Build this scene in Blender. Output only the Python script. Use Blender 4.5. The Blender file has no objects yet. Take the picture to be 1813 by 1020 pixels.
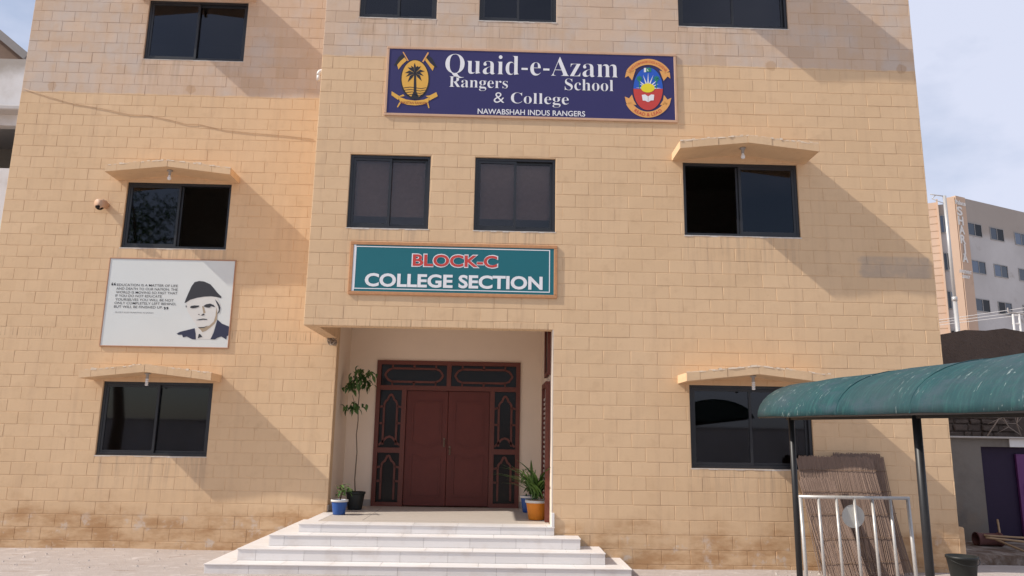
import bpy, math, random
from mathutils import Vector, Matrix
random.seed(7)
S = bpy.context.scene
COL = S.collection

# ------------------------------------------------------------------ camera
CAM = Vector((-1.2035, -11.0717, 1.7666)); FPX = 1330.0
PITCH, YAW, ROLL = 0.195865, 0.022198, 0.016599
def cam_axes():
    cy, sy, cp, sp, cr, sr = math.cos(YAW), math.sin(YAW), math.cos(PITCH), math.sin(PITCH), math.cos(ROLL), math.sin(ROLL)
    r = Vector((cy, -sy, 0)); f0 = Vector((sy, cy, 0)); u0 = Vector((0, 0, 1))
    f = f0 * cp + u0 * sp; u = u0 * cp - f0 * sp
    return r * cr + u * sr, u * cr - r * sr, f
AR, AU, AF = cam_axes()
cd = bpy.data.cameras.new('camera'); cd.sensor_fit = 'HORIZONTAL'; cd.sensor_width = 36
cd.lens = 36 * FPX / 1813; cd.clip_end = 2000; cd.clip_start = .05
co = bpy.data.objects.new('camera', cd); COL.objects.link(co)
m = Matrix((AR, AU, -AF)).transposed().to_4x4(); m.translation = CAM
co.matrix_world = m; S.camera = co
def P(u, v, X=None, Y=None, Z=None):
    """photo pixel -> point on the plane X=, Y= or Z="""
    d = AR * ((u - 906.5) / FPX) + AU * ((510 - v) / FPX) + AF
    if Y is not None: t = (Y - CAM.y) / d.y
    elif Z is not None: t = (Z - CAM.z) / d.z
    else: t = (X - CAM.x) / d.x
    return CAM + d * t
def project(p):
    d = Vector(p) - CAM; w = d.dot(AF)
    return 906.5 + FPX * d.dot(AR) / w, 510 - FPX * d.dot(AU) / w

# ------------------------------------------------------------------ light
SUN = Vector((2.38, .52, -2.1)).normalized()            # direction the light travels
el = math.asin(-SUN.z)
w = bpy.data.worlds.new('World'); S.world = w; w.use_nodes = True
nt = w.node_tree; N = nt.nodes; L = nt.links
bg = N['Background']; bg.inputs[1].default_value = .105
sky = N.new('ShaderNodeTexSky'); sky.sky_type = 'NISHITA'; sky.sun_disc = False
sky.sun_elevation = el; sky.sun_rotation = math.atan2(-SUN.x, -SUN.y)
sky.air_density = 1.0; sky.dust_density = 1.2; sky.ozone_density = 1.0
tc = N.new('ShaderNodeTexCoord'); mp = N.new('ShaderNodeMapping'); mp.inputs['Scale'].default_value = (1.1, 1.4, 2.4)
mp.inputs['Location'].default_value = (3.1, 2.2, 1)
cn = N.new('ShaderNodeTexNoise'); cn.inputs['Scale'].default_value = 1.7; cn.inputs['Detail'].default_value = 7; cn.inputs['Roughness'].default_value = .52
cr = N.new('ShaderNodeValToRGB'); cr.color_ramp.elements[0].position = .36; cr.color_ramp.elements[1].position = .56
cr.color_ramp.elements[0].color = (.15, .15, .15, 1); cr.color_ramp.elements[1].color = (.93, .93, .93, 1)
mx = N.new('ShaderNodeMix'); mx.data_type = 'RGBA'; mx.inputs['B'].default_value = (5.6, 5.9, 7.1, 1)
L.new(tc.outputs['Generated'], mp.inputs[0]); L.new(mp.outputs[0], cn.inputs['Vector']); L.new(cn.outputs['Fac'], cr.inputs[0])
L.new(cr.outputs[0], mx.inputs['Factor']); L.new(sky.outputs[0], mx.inputs['A']); L.new(mx.outputs['Result'], bg.inputs[0])
sd = bpy.data.lights.new('sun', 'SUN'); sd.energy = 3.7; sd.angle = math.radians(.53); sd.color = (1, .93, .83)
so = bpy.data.objects.new('sun', sd); COL.objects.link(so); so.rotation_euler = SUN.to_track_quat('-Z', 'Y').to_euler(); so.location = (-20, -10, 25)
S.view_settings.view_transform = 'Standard'; S.view_settings.look = 'None'; S.view_settings.exposure = 0.36; S.view_settings.gamma = 1

# ------------------------------------------------------------------ mesh helpers
class MB:
    def __init__(s): s.v = []; s.f = []
    def add(s, vs, fs):
        o = len(s.v); s.v += [tuple(v) for v in vs]; s.f += [tuple(i + o for i in f) for f in fs]; return s
    def box(s, x0, x1, y0, y1, z0, z1):
        return s.add([(x0, y0, z0), (x1, y0, z0), (x1, y1, z0), (x0, y1, z0), (x0, y0, z1), (x1, y0, z1), (x1, y1, z1), (x0, y1, z1)],
                     [(3, 2, 1, 0), (4, 5, 6, 7), (0, 1, 5, 4), (1, 2, 6, 5), (2, 3, 7, 6), (3, 0, 4, 7)])
    def bbox(s, x0, x1, y0, y1, z0, z1, b=.006):
        """box with chamfered edges"""
        vs = []; sx = (x0, x1); sy = (y0, y1); sz = (z0, z1)
        sg = (1, -1)
        idx = {}
        for i in (0, 1):
            for j in (0, 1):
                for k in (0, 1):
                    X, Y, Z = sx[i], sy[j], sz[k]; a, c, d = sg[i] * b, sg[j] * b, sg[k] * b
                    idx[i, j, k] = len(vs); vs += [(X, Y + c, Z + d), (X + a, Y, Z + d), (X + a, Y + c, Z)]
        I = lambda i, j, k, n: idx[i, j, k] + n
        fs = [(I(0,0,0,0), I(0,0,1,0), I(0,1,1,0), I(0,1,0,0)), (I(1,0,0,0), I(1,1,0,0), I(1,1,1,0), I(1,0,1,0)),
              (I(0,0,0,1), I(1,0,0,1), I(1,0,1,1), I(0,0,1,1)), (I(0,1,0,1), I(0,1,1,1), I(1,1,1,1), I(1,1,0,1)),
              (I(0,0,0,2), I(0,1,0,2), I(1,1,0,2), I(1,0,0,2)), (I(0,0,1,2), I(1,0,1,2), I(1,1,1,2), I(0,1,1,2))]
        for k in (0, 1):
            for j in (0, 1): fs.append((I(0,j,k,1), I(1,j,k,1), I(1,j,k,2), I(0,j,k,2)))
            for i in (0, 1): fs.append((I(i,0,k,0), I(i,1,k,0), I(i,1,k,2), I(i,0,k,2)))
        for i in (0, 1):
            for j in (0, 1): fs.append((I(i,j,0,0), I(i,j,1,0), I(i,j,1,1), I(i,j,0,1)))
        for i in (0, 1):
            for j in (0, 1):
                for k in (0, 1): fs.append((I(i,j,k,0), I(i,j,k,1), I(i,j,k,2)))
        return s.add(vs, fs)
    def tube(s, pts, r, n=8, cap=True):
        pts = [Vector(p) for p in pts]; rs = r if isinstance(r, (list, tuple)) else [r] * len(pts)
        o = len(s.v); prev = None
        for i, p in enumerate(pts):
            d = (pts[min(i + 1, len(pts) - 1)] - pts[max(i - 1, 0)]).normalized()
            ref = prev if prev is not None else (Vector((0, 0, 1)) if abs(d.z) < .9 else Vector((1, 0, 0)))
            a = (ref - d * ref.dot(d)).normalized(); b = d.cross(a); prev = a
            for k in range(n):
                t = 2 * math.pi * k / n; s.v.append(tuple(p + (a * math.cos(t) + b * math.sin(t)) * rs[i]))
        for i in range(len(pts) - 1):
            for k in range(n): s.f.append((o + i * n + k, o + i * n + (k + 1) % n, o + (i + 1) * n + (k + 1) % n, o + (i + 1) * n + k))
        if cap:
            s.f.append(tuple(o + k for k in reversed(range(n)))); e = o + (len(pts) - 1) * n; s.f.append(tuple(e + k for k in range(n)))
        return s
    def bar(s, pts, wd, dp, nrm=(0, -1, 0), closed=False):
        """rectangular moulding along a polyline; wd in plane, dp along nrm"""
        n = Vector(nrm); pts = [Vector(p) for p in pts]; c = len(pts); o = len(s.v)
        for i, p in enumerate(pts):
            a = pts[(i - 1) % c] if (closed or i > 0) else p; b = pts[(i + 1) % c] if (closed or i < c - 1) else p
            d = (b - a).normalized(); sd_ = d.cross(n).normalized() * wd / 2
            if 0 < i < c - 1 or closed:
                d1 = (p - a).normalized(); d2 = (b - p).normalized(); q = max(.4, math.cos(d1.angle(d2) / 2)) if d1.length and d2.length else 1; sd_ = sd_ / q
            for q in (p - sd_, p + sd_, p + sd_ + n * dp, p - sd_ + n * dp): s.v.append(tuple(q))
        m_ = c if closed else c - 1
        for i in range(m_):
            A = o + i * 4; B = o + ((i + 1) % c) * 4
            for k in range(4): s.f.append((A + k, A + (k + 1) % 4, B + (k + 1) % 4, B + k))
        if not closed: s.f += [(o, o + 3, o + 2, o + 1), (o + 4 * c - 4, o + 4 * c - 3, o + 4 * c - 2, o + 4 * c - 1)]
        return s
    def lathe(s, c, prof, n=24):
        c = Vector(c); o = len(s.v)
        for r, z in prof:
            for k in range(n): t = 2 * math.pi * k / n; s.v.append((c.x + r * math.cos(t), c.y + r * math.sin(t), c.z + z))
        for i in range(len(prof) - 1):
            for k in range(n): s.f.append((o + i * n + k, o + i * n + (k + 1) % n, o + (i + 1) * n + (k + 1) % n, o + (i + 1) * n + k))
        return s
    def poly(s, pts): return s.add(pts, [tuple(range(len(pts)))])
ELOC = {}
def mesh_of(name, mb):
    me = bpy.data.meshes.new(name); me.from_pydata(mb.v, [], mb.f); me.update(); return me
def obj(name, mb, mat, parent=None, smooth=False, flip=False):
    me = mb if isinstance(mb, bpy.types.Mesh) else mesh_of(name, mb)
    if flip: me.flip_normals()
    if smooth:
        for p in me.polygons: p.use_smooth = True
    if mat is not None and not me.materials: me.materials.append(mat)
    o = bpy.data.objects.new(name, me); COL.objects.link(o)
    if parent:
        o.parent = parent
        if parent.name in ELOC: o.matrix_parent_inverse = Matrix.Translation(-ELOC[parent.name])
    return o
def tag(o, label, cat, group=None):
    o['label'] = label; o['category'] = cat
    if group: o['group'] = group
    return o
def thing(name, label, cat, loc=(0, 0, 0), group=None):
    o = bpy.data.objects.new(name, None); COL.objects.link(o); o.location = loc; o.empty_display_size = .1
    ELOC[o.name] = Vector(loc); return tag(o, label, cat, group)
def struct(o): o['kind'] = 'structure'; return o

# ------------------------------------------------------------------ material helpers
class NT:
    def __init__(s, name):
        s.m = bpy.data.materials.new(name); s.m.use_nodes = True; s.t = s.m.node_tree; s.n = s.t.nodes; s.l = s.t.links
        s.b = s.n['Principled BSDF']; s.geo = None
    def pos(s):
        if not s.geo: s.geo = s.n.new('ShaderNodeNewGeometry')
        return s.geo.outputs['Position']
    def put(s, sock, val):
        if hasattr(val, 'is_output') or isinstance(val, bpy.types.NodeSocket): s.l.new(val, sock)
        else: sock.default_value = val
    def math(s, op, a, b=0.0, c=0.0):
        n = s.n.new('ShaderNodeMath'); n.operation = op
        for i, q in enumerate((a, b, c)): s.put(n.inputs[i], q)
        return n.outputs[0]
    def noise(s, scale, detail=4, rough=.55, vec=None, sc=None, dist=0):
        n = s.n.new('ShaderNodeTexNoise'); n.inputs['Scale'].default_value = scale; n.inputs['Detail'].default_value = detail
        n.inputs['Roughness'].default_value = rough; n.inputs['Distortion'].default_value = dist
        v = vec or s.pos()
        if sc:
            mpn = s.n.new('ShaderNodeMapping'); mpn.inputs['Scale'].default_value = sc; s.l.new(v, mpn.inputs[0]); v = mpn.outputs[0]
        s.l.new(v, n.inputs['Vector']); return n.outputs['Fac']
    def ramp(s, fac, lo, hi, a=0.0, b=1.0):
        n = s.n.new('ShaderNodeMapRange'); n.interpolation_type = 'SMOOTHSTEP'
        s.put(n.inputs[0], fac); n.inputs[1].default_value = lo; n.inputs[2].default_value = hi; n.inputs[3].default_value = a; n.inputs[4].default_value = b
        return n.outputs[0]
    def mix(s, fac, a, b, mode='MIX'):
        n = s.n.new('ShaderNodeMix'); n.data_type = 'RGBA'; n.blend_type = mode
        s.put(n.inputs['Factor'], fac)
        for k, q in (('A', a), ('B', b)):
            if isinstance(q, tuple): q = q + (1,) if len(q) == 3 else q
            s.put(n.inputs[k], q)
        return n.outputs['Result']
    def xyz(s):
        n = s.n.new('ShaderNodeSeparateXYZ'); s.l.new(s.pos(), n.inputs[0]); return n.outputs
    def bump(s, h, strength=.3, dist=.01):
        n = s.n.new('ShaderNodeBump'); n.inputs['Strength'].default_value = strength; n.inputs['Distance'].default_value = dist
        s.put(n.inputs['Height'], h); s.l.new(n.outputs[0], s.b.inputs['Normal'])
    def done(s, col, rough=.8, spec=.3, metal=0):
        if isinstance(col, tuple): col = col + (1,) if len(col) == 3 else col
        s.put(s.b.inputs['Base Color'], col); s.put(s.b.inputs['Roughness'], rough)
        s.b.inputs['Specular IOR Level'].default_value = spec; s.b.inputs['Metallic'].default_value = metal; return s.m
def simple(name, col, rough=.6, spec=.3, metal=0, var=.12, scale=9, bump=0.0):
    t = NT(name); n = t.noise(scale, 5)
    a = tuple(max(0, c * (1 - var)) for c in col); b = tuple(min(1, c * (1 + var)) for c in col)
    if bump: t.bump(t.noise(scale * 8, 4), bump, .004)
    return t.done(t.mix(n, a, b), rough, spec, metal)

BL, BH, Z0 = .4064, .20034, .04007        # block length, course height, first course line
def wall_paint():
    t = NT('painted_blockwork'); x, y, z = t.xyz()
    row = t.math('FLOOR', t.math('DIVIDE', t.math('SUBTRACT', z, Z0), BH))
    par = t.math('MULTIPLY', t.math('FLOORED_MODULO', row, 2.0), .5)
    k = t.math('FLOOR', t.math('ADD', t.math('DIVIDE', t.math('ADD', x, y), BL), par))
    cb = t.n.new('ShaderNodeCombineXYZ'); t.put(cb.inputs[0], k); t.put(cb.inputs[1], row)
    wn = t.n.new('ShaderNodeTexWhiteNoise'); wn.noise_dimensions = '2D'; t.l.new(cb.outputs[0], wn.inputs['Vector']); tone = wn.outputs['Value']
    big = t.noise(.7, 4); mid = t.noise(5, 5, .6); fine = t.noise(40, 4)
    streak = t.noise(1.0, 5, .6, sc=(7, 7, .5))
    col = t.mix(tone, (.655, .455, .275), (.69, .485, .298))
    col = t.mix(t.ramp(big, .35, .7, 0, .5), col, (.715, .51, .32))
    # older, greyer coat on the top storey
    zz = t.math('ADD', z, t.math('MULTIPLY', t.math('SUBTRACT', mid, .5), .10))
    up = t.ramp(zz, 7.66, 7.70)
    old = t.mix(tone, (.56, .41, .295), (.62, .465, .345)); old = t.mix(t.ramp(t.noise(1.6, 5), .42, .68, 0, .75), old, (.55, .47, .41))
    col = t.mix(up, col, old)
    col = t.mix(t.ramp(streak, .48, .75, 0, .42), col, (.56, .385, .245))
    col = t.mix(t.ramp(mid, .5, .8, 0, .42), col, (.52, .345, .205))
    # rain streaks below sills and along the lower edge of the bay
    sx = None
    for xa, xb in ((-7.75, -5.8), (-3.55, -2.2), (-1.6, -.25), (1.6, 3.55)):
        mk = t.math('MULTIPLY', t.ramp(x, xa, xa + .08), t.ramp(x, xb, xb - .08)); sx = mk if sx is None else t.math('ADD', sx, mk)
    sz = None
    for zs in (1.36, 4.84, 8.35):
        mk = t.math('MULTIPLY', t.ramp(z, zs - .85, zs), t.math('LESS_THAN', z, zs)); sz = mk if sz is None else t.math('ADD', sz, mk)
    run = t.noise(1.0, 4, .65, sc=(16, 16, .7))
    col = t.mix(t.math('MULTIPLY', t.math('MULTIPLY', sx, sz), t.ramp(run, .45, .7, 0, .55)), col, (.42, .30, .21))
    low = t.math('MULTIPLY', t.math('MULTIPLY', t.ramp(z, 3.52, 3.34), t.math('GREATER_THAN', z, 3.3)), t.math('LESS_THAN', x, -.3))
    col = t.mix(t.math('MULTIPLY', low, t.ramp(t.noise(1.0, 3, .6, sc=(30, 30, 1.2)), .52, .66, 0, .7)), col, (.33, .215, .14))
    # rising damp near the ground
    hb = t.math('ADD', z, t.math('MULTIPLY', t.math('SUBTRACT', t.noise(1.3, 5), .5), 1.1))
    damp = t.math('MULTIPLY', t.ramp(hb, .72, .38), t.ramp(t.noise(1.7, 6, .65, sc=(1, 1, 2.5)), .36, .66, .10, .9))
    col = t.mix(damp, col, (.43, .245, .12))
    salt = t.math('MULTIPLY', t.ramp(z, .6, .25), t.ramp(t.noise(4.5, 6, .65), .55, .68, 0, .75))
    col = t.mix(salt, col, (.62, .53, .45))
    # scrubbed grey rectangle on the right wing
    e = t.math('MULTIPLY', t.math('SUBTRACT', mid, .5), .25)
    gx = t.math('MULTIPLY', t.ramp(t.math('ADD', x, e), 4.30, 4.42), t.ramp(t.math('ADD', x, e), 5.50, 5.42))
    gz = t.math('MULTIPLY', t.ramp(z, 4.22, 4.26), t.ramp(z, 4.60, 4.55))
    col = t.mix(t.math('MULTIPLY', t.math('MULTIPLY', gx, gz), t.ramp(mid, .25, .6, .25, .6)), col, (.38, .32, .27))
    # round made-good holes
    for u, v, Yp in ((338, 158, 1.6), (92, 152, 1.6), (1365, 117, 0), (1596, 122, 0)):
        c = P(u, v, Y=Yp); d = t.n.new('ShaderNodeVectorMath'); d.operation = 'DISTANCE'; t.l.new(t.pos(), d.inputs[0]); d.inputs[1].default_value = c
        dd = t.math('ADD', d.outputs['Value'], t.math('MULTIPLY', t.math('SUBTRACT', t.noise(14, 3), .5), .1))
        col = t.mix(t.ramp(dd, .10, .07, 0, .5), col, (.45, .28, .16))
    h = t.math('ADD', t.math('MULTIPLY', mid, .5), t.math('ADD', t.math('MULTIPLY', fine, .3), t.math('MULTIPLY', t.noise(150, 3), .12)))
    pit = t.ramp(t.noise(19, 2, .5), .70, .76, 0, 1.0)
    t.bump(t.math('SUBTRACT', h, t.math('MULTIPLY', pit, .5)), .42, .007)
    return t.done(col, .88, .2)
M_WALL = wall_paint()
M_MORTAR = simple('painted_joint', (.40, .27, .18), .95, .1)
M_PLASTER = simple('cream_porch_plaster', (.80, .66, .53), .8, .25, var=.05, scale=2.5, bump=.15)
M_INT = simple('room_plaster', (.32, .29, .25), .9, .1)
M_BLACK = simple('black_aluminium', (.017, .018, .022), .38, .5, var=.2)
M_MAROON = simple('maroon_varnished_wood', (.135, .040, .028), .45, .3, var=.18, scale=14)
M_MAROON2 = simple('maroon_door_leaf', (.125, .030, .022), .45, .25, var=.12, scale=5)
def glass(name, tint, f=1.5):
    t = NT(name); t.n.remove(t.b); out = t.n['Material Output']
    tr = t.n.new('ShaderNodeBsdfTransparent'); tr.inputs[0].default_value = tint + (1,)
    gl = t.n.new('ShaderNodeBsdfGlossy'); gl.inputs['Roughness'].default_value = .03; gl.inputs[0].default_value = (.95, .95, 1, 1)
    fr = t.n.new('ShaderNodeFresnel'); fr.inputs[0].default_value = f
    ms = t.n.new('ShaderNodeMixShader'); t.l.new(fr.outputs[0], ms.inputs[0]); t.l.new(tr.outputs[0], ms.inputs[1]); t.l.new(gl.outputs[0], ms.inputs[2])
    t.l.new(ms.outputs[0], out.inputs[0]); return t.m
M_GLASS = glass('tinted_window_glass', (.30, .32, .38))
M_GLASS2 = glass('clear_tinted_glass', (.80, .78, .77))
def tile_mat():
    t = NT('white_glazed_tile'); n = t.noise(3, 6, .6); g = t.noise(35, 4)
    oi = t.n.new('ShaderNodeObjectInfo')
    c = t.mix(oi.outputs['Random'], (.70, .665, .64), (.76, .725, .70)); c = t.mix(t.ramp(n, .48, .72, 0, .5), c, (.58, .51, .455)); c = t.mix(t.ramp(g, .62, .8, 0, .3), c, (.45, .38, .32))
    return t.done(c, t.ramp(n, .3, .8, .3, .6), .4)
M_TILE = tile_mat()
M_GROUT = simple('tile_grout', (.36, .32, .29), .9, .1)
def floor_mat():
    t = NT('terrazzo_porch_floor'); n = t.noise(6, 6, .65); g = t.noise(120, 2)
    c = t.mix(n, (.46, .40, .345), (.57, .51, .45)); c = t.mix(t.ramp(g, .55, .7, 0, .25), c, (.25, .21, .18)); return t.done(c, .5, .4)
M_TERR = floor_mat()

# ------------------------------------------------------------------ ground
def gz(x, y):
    yy = max(-3, min(2.5, y)); return -.035 * yy - .02 + .012 * math.sin(x * 1.7 + y * .8) * math.sin(y * 2.1 - x * .6)
def ground_mat():
    t = NT('dusty_ground'); n = t.noise(.9, 6, .6); p = t.noise(4, 6, .65); g = t.noise(45, 5, .7); st = t.noise(3, 5, .65, sc=(.5, 2.2, 1), dist=.6)
    c = t.mix(n, (.39, .33, .295), (.50, .44, .405)); c = t.mix(t.ramp(p, .52, .74, 0, .75), c, (.62, .565, .535))
    c = t.mix(t.ramp(st, .56, .72, 0, .55), c, (.30, .22, .17)); c = t.mix(t.ramp(g, .6, .8, 0, .35), c, (.26, .20, .16))
    t.bump(t.math('ADD', t.math('MULTIPLY', p, .7), t.math('ADD', t.math('MULTIPLY', g, .35), t.math('MULTIPLY', st, .5))), 1.0, .035); return t.done(c, .95, .1)
gm = MB(); xs = [-300, -80, -30] + [-14 + .5 * i for i in range(60)] + [30, 80, 300]; ys = [-300, -60, -20] + [-12 + .4 * i for i in range(60)] + [25, 60, 120, 400]
for yy in ys:
    for xx in xs: gm.v.append((xx, yy, gz(xx, yy)))
nx = len(xs)
for j in range(len(ys) - 1):
    for i in range(nx - 1): gm.f.append((j * nx + i, j * nx + i + 1, (j + 1) * nx + i + 1, (j + 1) * nx + i))
struct(obj('ground', gm, ground_mat(), smooth=True))

# ------------------------------------------------------------------ school building
D = 1.6; TOP = 11.0; XL, XB, XR = -9.73, -4.033, 5.513; XO = -.33; XW = -3.85; ZO = 3.343; FL = .53
LV = [(1.37, 2.565), (4.85, 6.03), (8.36, 9.54)]
XWL, XC1, XC2, XWR = (-7.66, -5.86), (-3.49, -2.25), (-1.56, -.31), (1.68, 3.48)
holesF = [(XB - .1, XO, -1, ZO)] + [(XC1[0], XC1[1]) + LV[i] for i in (1, 2)] + [(XC2[0], XC2[1]) + LV[i] for i in (1, 2)] + [XWR + LV[i] for i in (0, 1, 2)]
holesL = [XWL + LV[i] for i in (0, 1, 2)]
B = thing('school_building', 'three storey sand coloured concrete block school building with black windows and gabled concrete window hoods', 'building')
def wall_holes(mb, x0, x1, z0, z1, holes, y0, y1):
    xs = sorted({x0, x1} | {min(max(h[i], x0), x1) for h in holes for i in (0, 1)}); zs = sorted({z0, z1} | {min(max(h[i], z0), z1) for h in holes for i in (2, 3)})
    solid = lambda i, j: 0 <= i < len(xs) - 1 and 0 <= j < len(zs) - 1 and not any(h[0] < (xs[i] + xs[i + 1]) / 2 < h[1] and h[2] < (zs[j] + zs[j + 1]) / 2 < h[3] for h in holes)
    for i in range(len(xs) - 1):
        for j in range(len(zs) - 1):
            if not solid(i, j): continue
            a, b, c, d = xs[i], xs[i + 1], zs[j], zs[j + 1]
            mb.add([(a, y0, c), (b, y0, c), (b, y0, d), (a, y0, d)], [(0, 1, 2, 3)]); mb.add([(a, y1, c), (a, y1, d), (b, y1, d), (b, y1, c)], [(0, 1, 2, 3)])
            if not solid(i - 1, j): mb.add([(a, y0, c), (a, y0, d), (a, y1, d), (a, y1, c)], [(0, 1, 2, 3)])
            if not solid(i + 1, j): mb.add([(b, y0, c), (b, y1, c), (b, y1, d), (b, y0, d)], [(0, 1, 2, 3)])
            if not solid(i, j - 1): mb.add([(a, y0, c), (a, y1, c), (b, y1, c), (b, y0, c)], [(0, 1, 2, 3)])
            if not solid(i, j + 1): mb.add([(a, y0, d), (b, y0, d), (b, y1, d), (a, y1, d)], [(0, 1, 2, 3)])
REC = .0045
wm = MB(); wall_holes(wm, XB + .004, XR - .004, -.3, TOP, holesF, REC, .2); wall_holes(wm, XL + .004, XW, -.3, TOP, holesL, D + REC, D + .2)
wm.box(XB + REC, XB + .19, .202, D + .004, ZO, TOP)                                    # side of the bay
wm.box(XR - .2, XR - .004, .202, 9, -.3, TOP); wm.box(XL + .004, XL + .2, D + .202, 9, -.3, TOP); wm.box(XL, XR, 9.002, 9.2, -.3, TOP)
wall = obj('wall', wm, M_WALL, B)
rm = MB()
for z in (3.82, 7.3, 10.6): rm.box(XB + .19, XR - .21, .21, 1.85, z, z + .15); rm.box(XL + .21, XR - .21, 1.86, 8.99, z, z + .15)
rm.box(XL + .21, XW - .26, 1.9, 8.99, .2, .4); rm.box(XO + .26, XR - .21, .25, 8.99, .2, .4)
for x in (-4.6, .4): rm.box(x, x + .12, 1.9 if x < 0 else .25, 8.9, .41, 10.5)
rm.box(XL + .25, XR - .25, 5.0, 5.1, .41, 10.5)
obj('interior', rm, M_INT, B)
# blocks ---------------------------------------------------------------
blocks = []      # (plane, a0, a1, z0, z1)
def lay(plane, x0, x1, zlo, zhi, holes, phase):
    r = int(math.floor((zlo - Z0) / BH)) - 1
    while Z0 + r * BH < zhi:
        za, zb = max(zlo, Z0 + r * BH), min(zhi, Z0 + (r + 1) * BH); k = int(math.floor(x0 / BL)) - 2
        if zb - za > .02:
            while True:
                a = (k - .5 * (r % 2)) * BL + phase; b = a + BL; k += 1
                if a >= x1: break
                a, b = max(a, x0), min(b, x1)
                if b - a < .015: continue
                rects = [(a, b, za, zb)]
                for h in holes:
                    nr = []
                    for (p, q, s_, t_) in rects:
                        if h[1] <= p or h[0] >= q or h[3] <= s_ or h[2] >= t_: nr.append((p, q, s_, t_)); continue
                        if h[0] > p + .015: nr.append((p, h[0], s_, t_))
                        if h[1] < q - .015: nr.append((h[1], q, s_, t_))
                        if h[2] > s_ + .01: nr.append((max(p, h[0]), min(q, h[1]), s_, h[2]))
                        if h[3] < t_ - .01: nr.append((max(p, h[0]), min(q, h[1]), h[3], t_))
                    rects = nr
                blocks.extend((plane,) + q for q in rects)
        r += 1
# row L13 has joints at whole blocks: course index 30-1-13=16 (even) -> phase 0
lay('F', XB, XR, -.25, TOP, holesF, 0.0); lay('L', XL, XW, -.25, TOP, holesL, .17); lay('S', .0, D, ZO, TOP, [], .1)
def block_geo(w_, h_, j, rnd):
    """front face at y=0, depth to REC+.01; chamfered arris; w_,h_ half sizes"""
    g, c = .0022, .0040; d = [rnd.uniform(-.0013, .0013) for _ in range(4)]
    vs = []; e = [(rnd.uniform(0, .0022) + (rnd.uniform(.002, .006) if rnd.random() < .05 else 0), rnd.uniform(0, .0022)) for _ in range(4)]
    for i, (sx, sz) in enumerate(((-1, -1), (1, -1), (1, 1), (-1, 1))): vs.append((sx * (w_ - g - e[i][0]), REC + .01, sz * (h_ - g - e[i][1])))
    for i, (sx, sz) in enumerate(((-1, -1), (1, -1), (1, 1), (-1, 1))): vs.append((sx * (w_ - g - e[i][0]), .0026, sz * (h_ - g - e[i][1])))
    for i, (sx, sz) in enumerate(((-1, -1), (1, -1), (1, 1), (-1, 1))): vs.append((sx * (w_ - g - c - e[i][0]), d[i], sz * (h_ - g - c - e[i][1])))
    fs = [(8, 9, 10, 11)]
    for i in range(4):
        n_ = (i + 1) % 4; fs += [(4 + i, 4 + n_, 8 + n_, 8 + i), (i, n_, 4 + n_, 4 + i)]
    return vs, fs
def vis_area(bk):
    pl, a, b, z0_, z1_ = bk
    if pl == 'S': return 0
    y = 0 if pl == 'F' else D
    u0, v0 = project((a, y, z1_)); u1, v1 = project((b, y, z0_))
    cu, cv = (u0 + u1) / 2, (v0 + v1) / 2
    if not (2 < cu < 1811 and 2 < cv < 1018): return 0
    if z0_ < .0 - .03 * (pl == 'L'): return 0
    if pl == 'F' and z1_ < .45 and a < .6: return 0
    if pl == 'F' and z1_ < 1.75 and 3.1 < (a + b) / 2 < 4.6: return 0
    return abs(u1 - u0) * abs(v1 - v0)
order = sorted(range(len(blocks)), key=lambda i: -vis_area(blocks[i])); single = set(order[:300])
rnd = random.Random(3); variants = []
for i in range(14):
    b_ = MB(); b_.add(*block_geo(BL / 2, BH / 2, 0, rnd)); me = mesh_of('concrete_block', b_); me.materials.append(M_WALL); variants.append(me)
rest = MB()
for i, (pl, a, b, z0_, z1_) in enumerate(blocks):
    full = abs(b - a - BL) < 1e-4 and abs(z1_ - z0_ - BH) < 1e-4; cx, cz = (a + b) / 2, (z0_ + z1_) / 2
    off = rnd.uniform(-.0012, .0012)
    if i in single:
        if full: me = rnd.choice(variants)
        else:
            b_ = MB(); b_.add(*block_geo((b - a) / 2, (z1_ - z0_) / 2, 0, rnd)); me = mesh_of('concrete_block', b_); me.materials.append(M_WALL)
        o = obj('concrete_block', me, None, wall); o.location = (cx, (0 if pl == 'F' else D) + off, cz)
    else:
        vs, fs = block_geo((b - a) / 2, (z1_ - z0_) / 2, 0, rnd)
        if pl == 'S': vs = [(XB + y_ + off, D - (cx + x_), cz + z_) for x_, y_, z_ in vs]
        else: vs = [(cx + x_, (0 if pl == 'F' else D) + y_ + off, cz + z_) for x_, y_, z_ in vs]
        rest.add(vs, fs)
o = obj('concrete_blocks', rest, M_WALL, wall); o['kind'] = 'stuff'
# plinth stub at the right corner
pm = MB(); pm.bbox(XR - .05, XR + .10, .03, 1.2, -.2, .60, .02); obj('plinth', pm, M_WALL, B)
# porch shell ----------------------------------------------------------
pm = MB(); DY = 2.8
DX0, DX1, DZ1 = -3.34, -.715, 3.115
pm.box(XB + .02, XW - .0, D + .202, DY, .3, 3.82)
wall_holes(pm, XB + .02, XO + .2, .3, 3.82, [(DX0, DX1, 0, DZ1)], DY + .002, DY + .2)
pm.box(XO + .002, XO + .2, .202, DY, .3, 3.82)
pm.box(XB + .2, XO, .202, D + .002, 3.70, 3.815); pm.box(XB + .2, XO, D + .2, DY, 3.701, 3.816)
obj('porch_plaster', pm, M_PLASTER, B)
rv = MB(); rv.box(XO - .012, XO + .001, .0, .21, .54, ZO); obj('corner_plaster', rv, simple('whitewash', (.60, .53, .46), .85), B)
M_SKIRT = simple('grey_skirting', (.36, .32, .29), .5)
for e in ((XW + .001, XW + .014, D + .01, DY - .014), (XW + .016, DX0 - .01, DY - .012, DY), (DX1 + .01, XO - .014, DY - .012, DY)):
    sk = MB(); sk.box(*e, FL, FL + .11); obj('skirting', sk, M_SKIRT, B)
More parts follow.
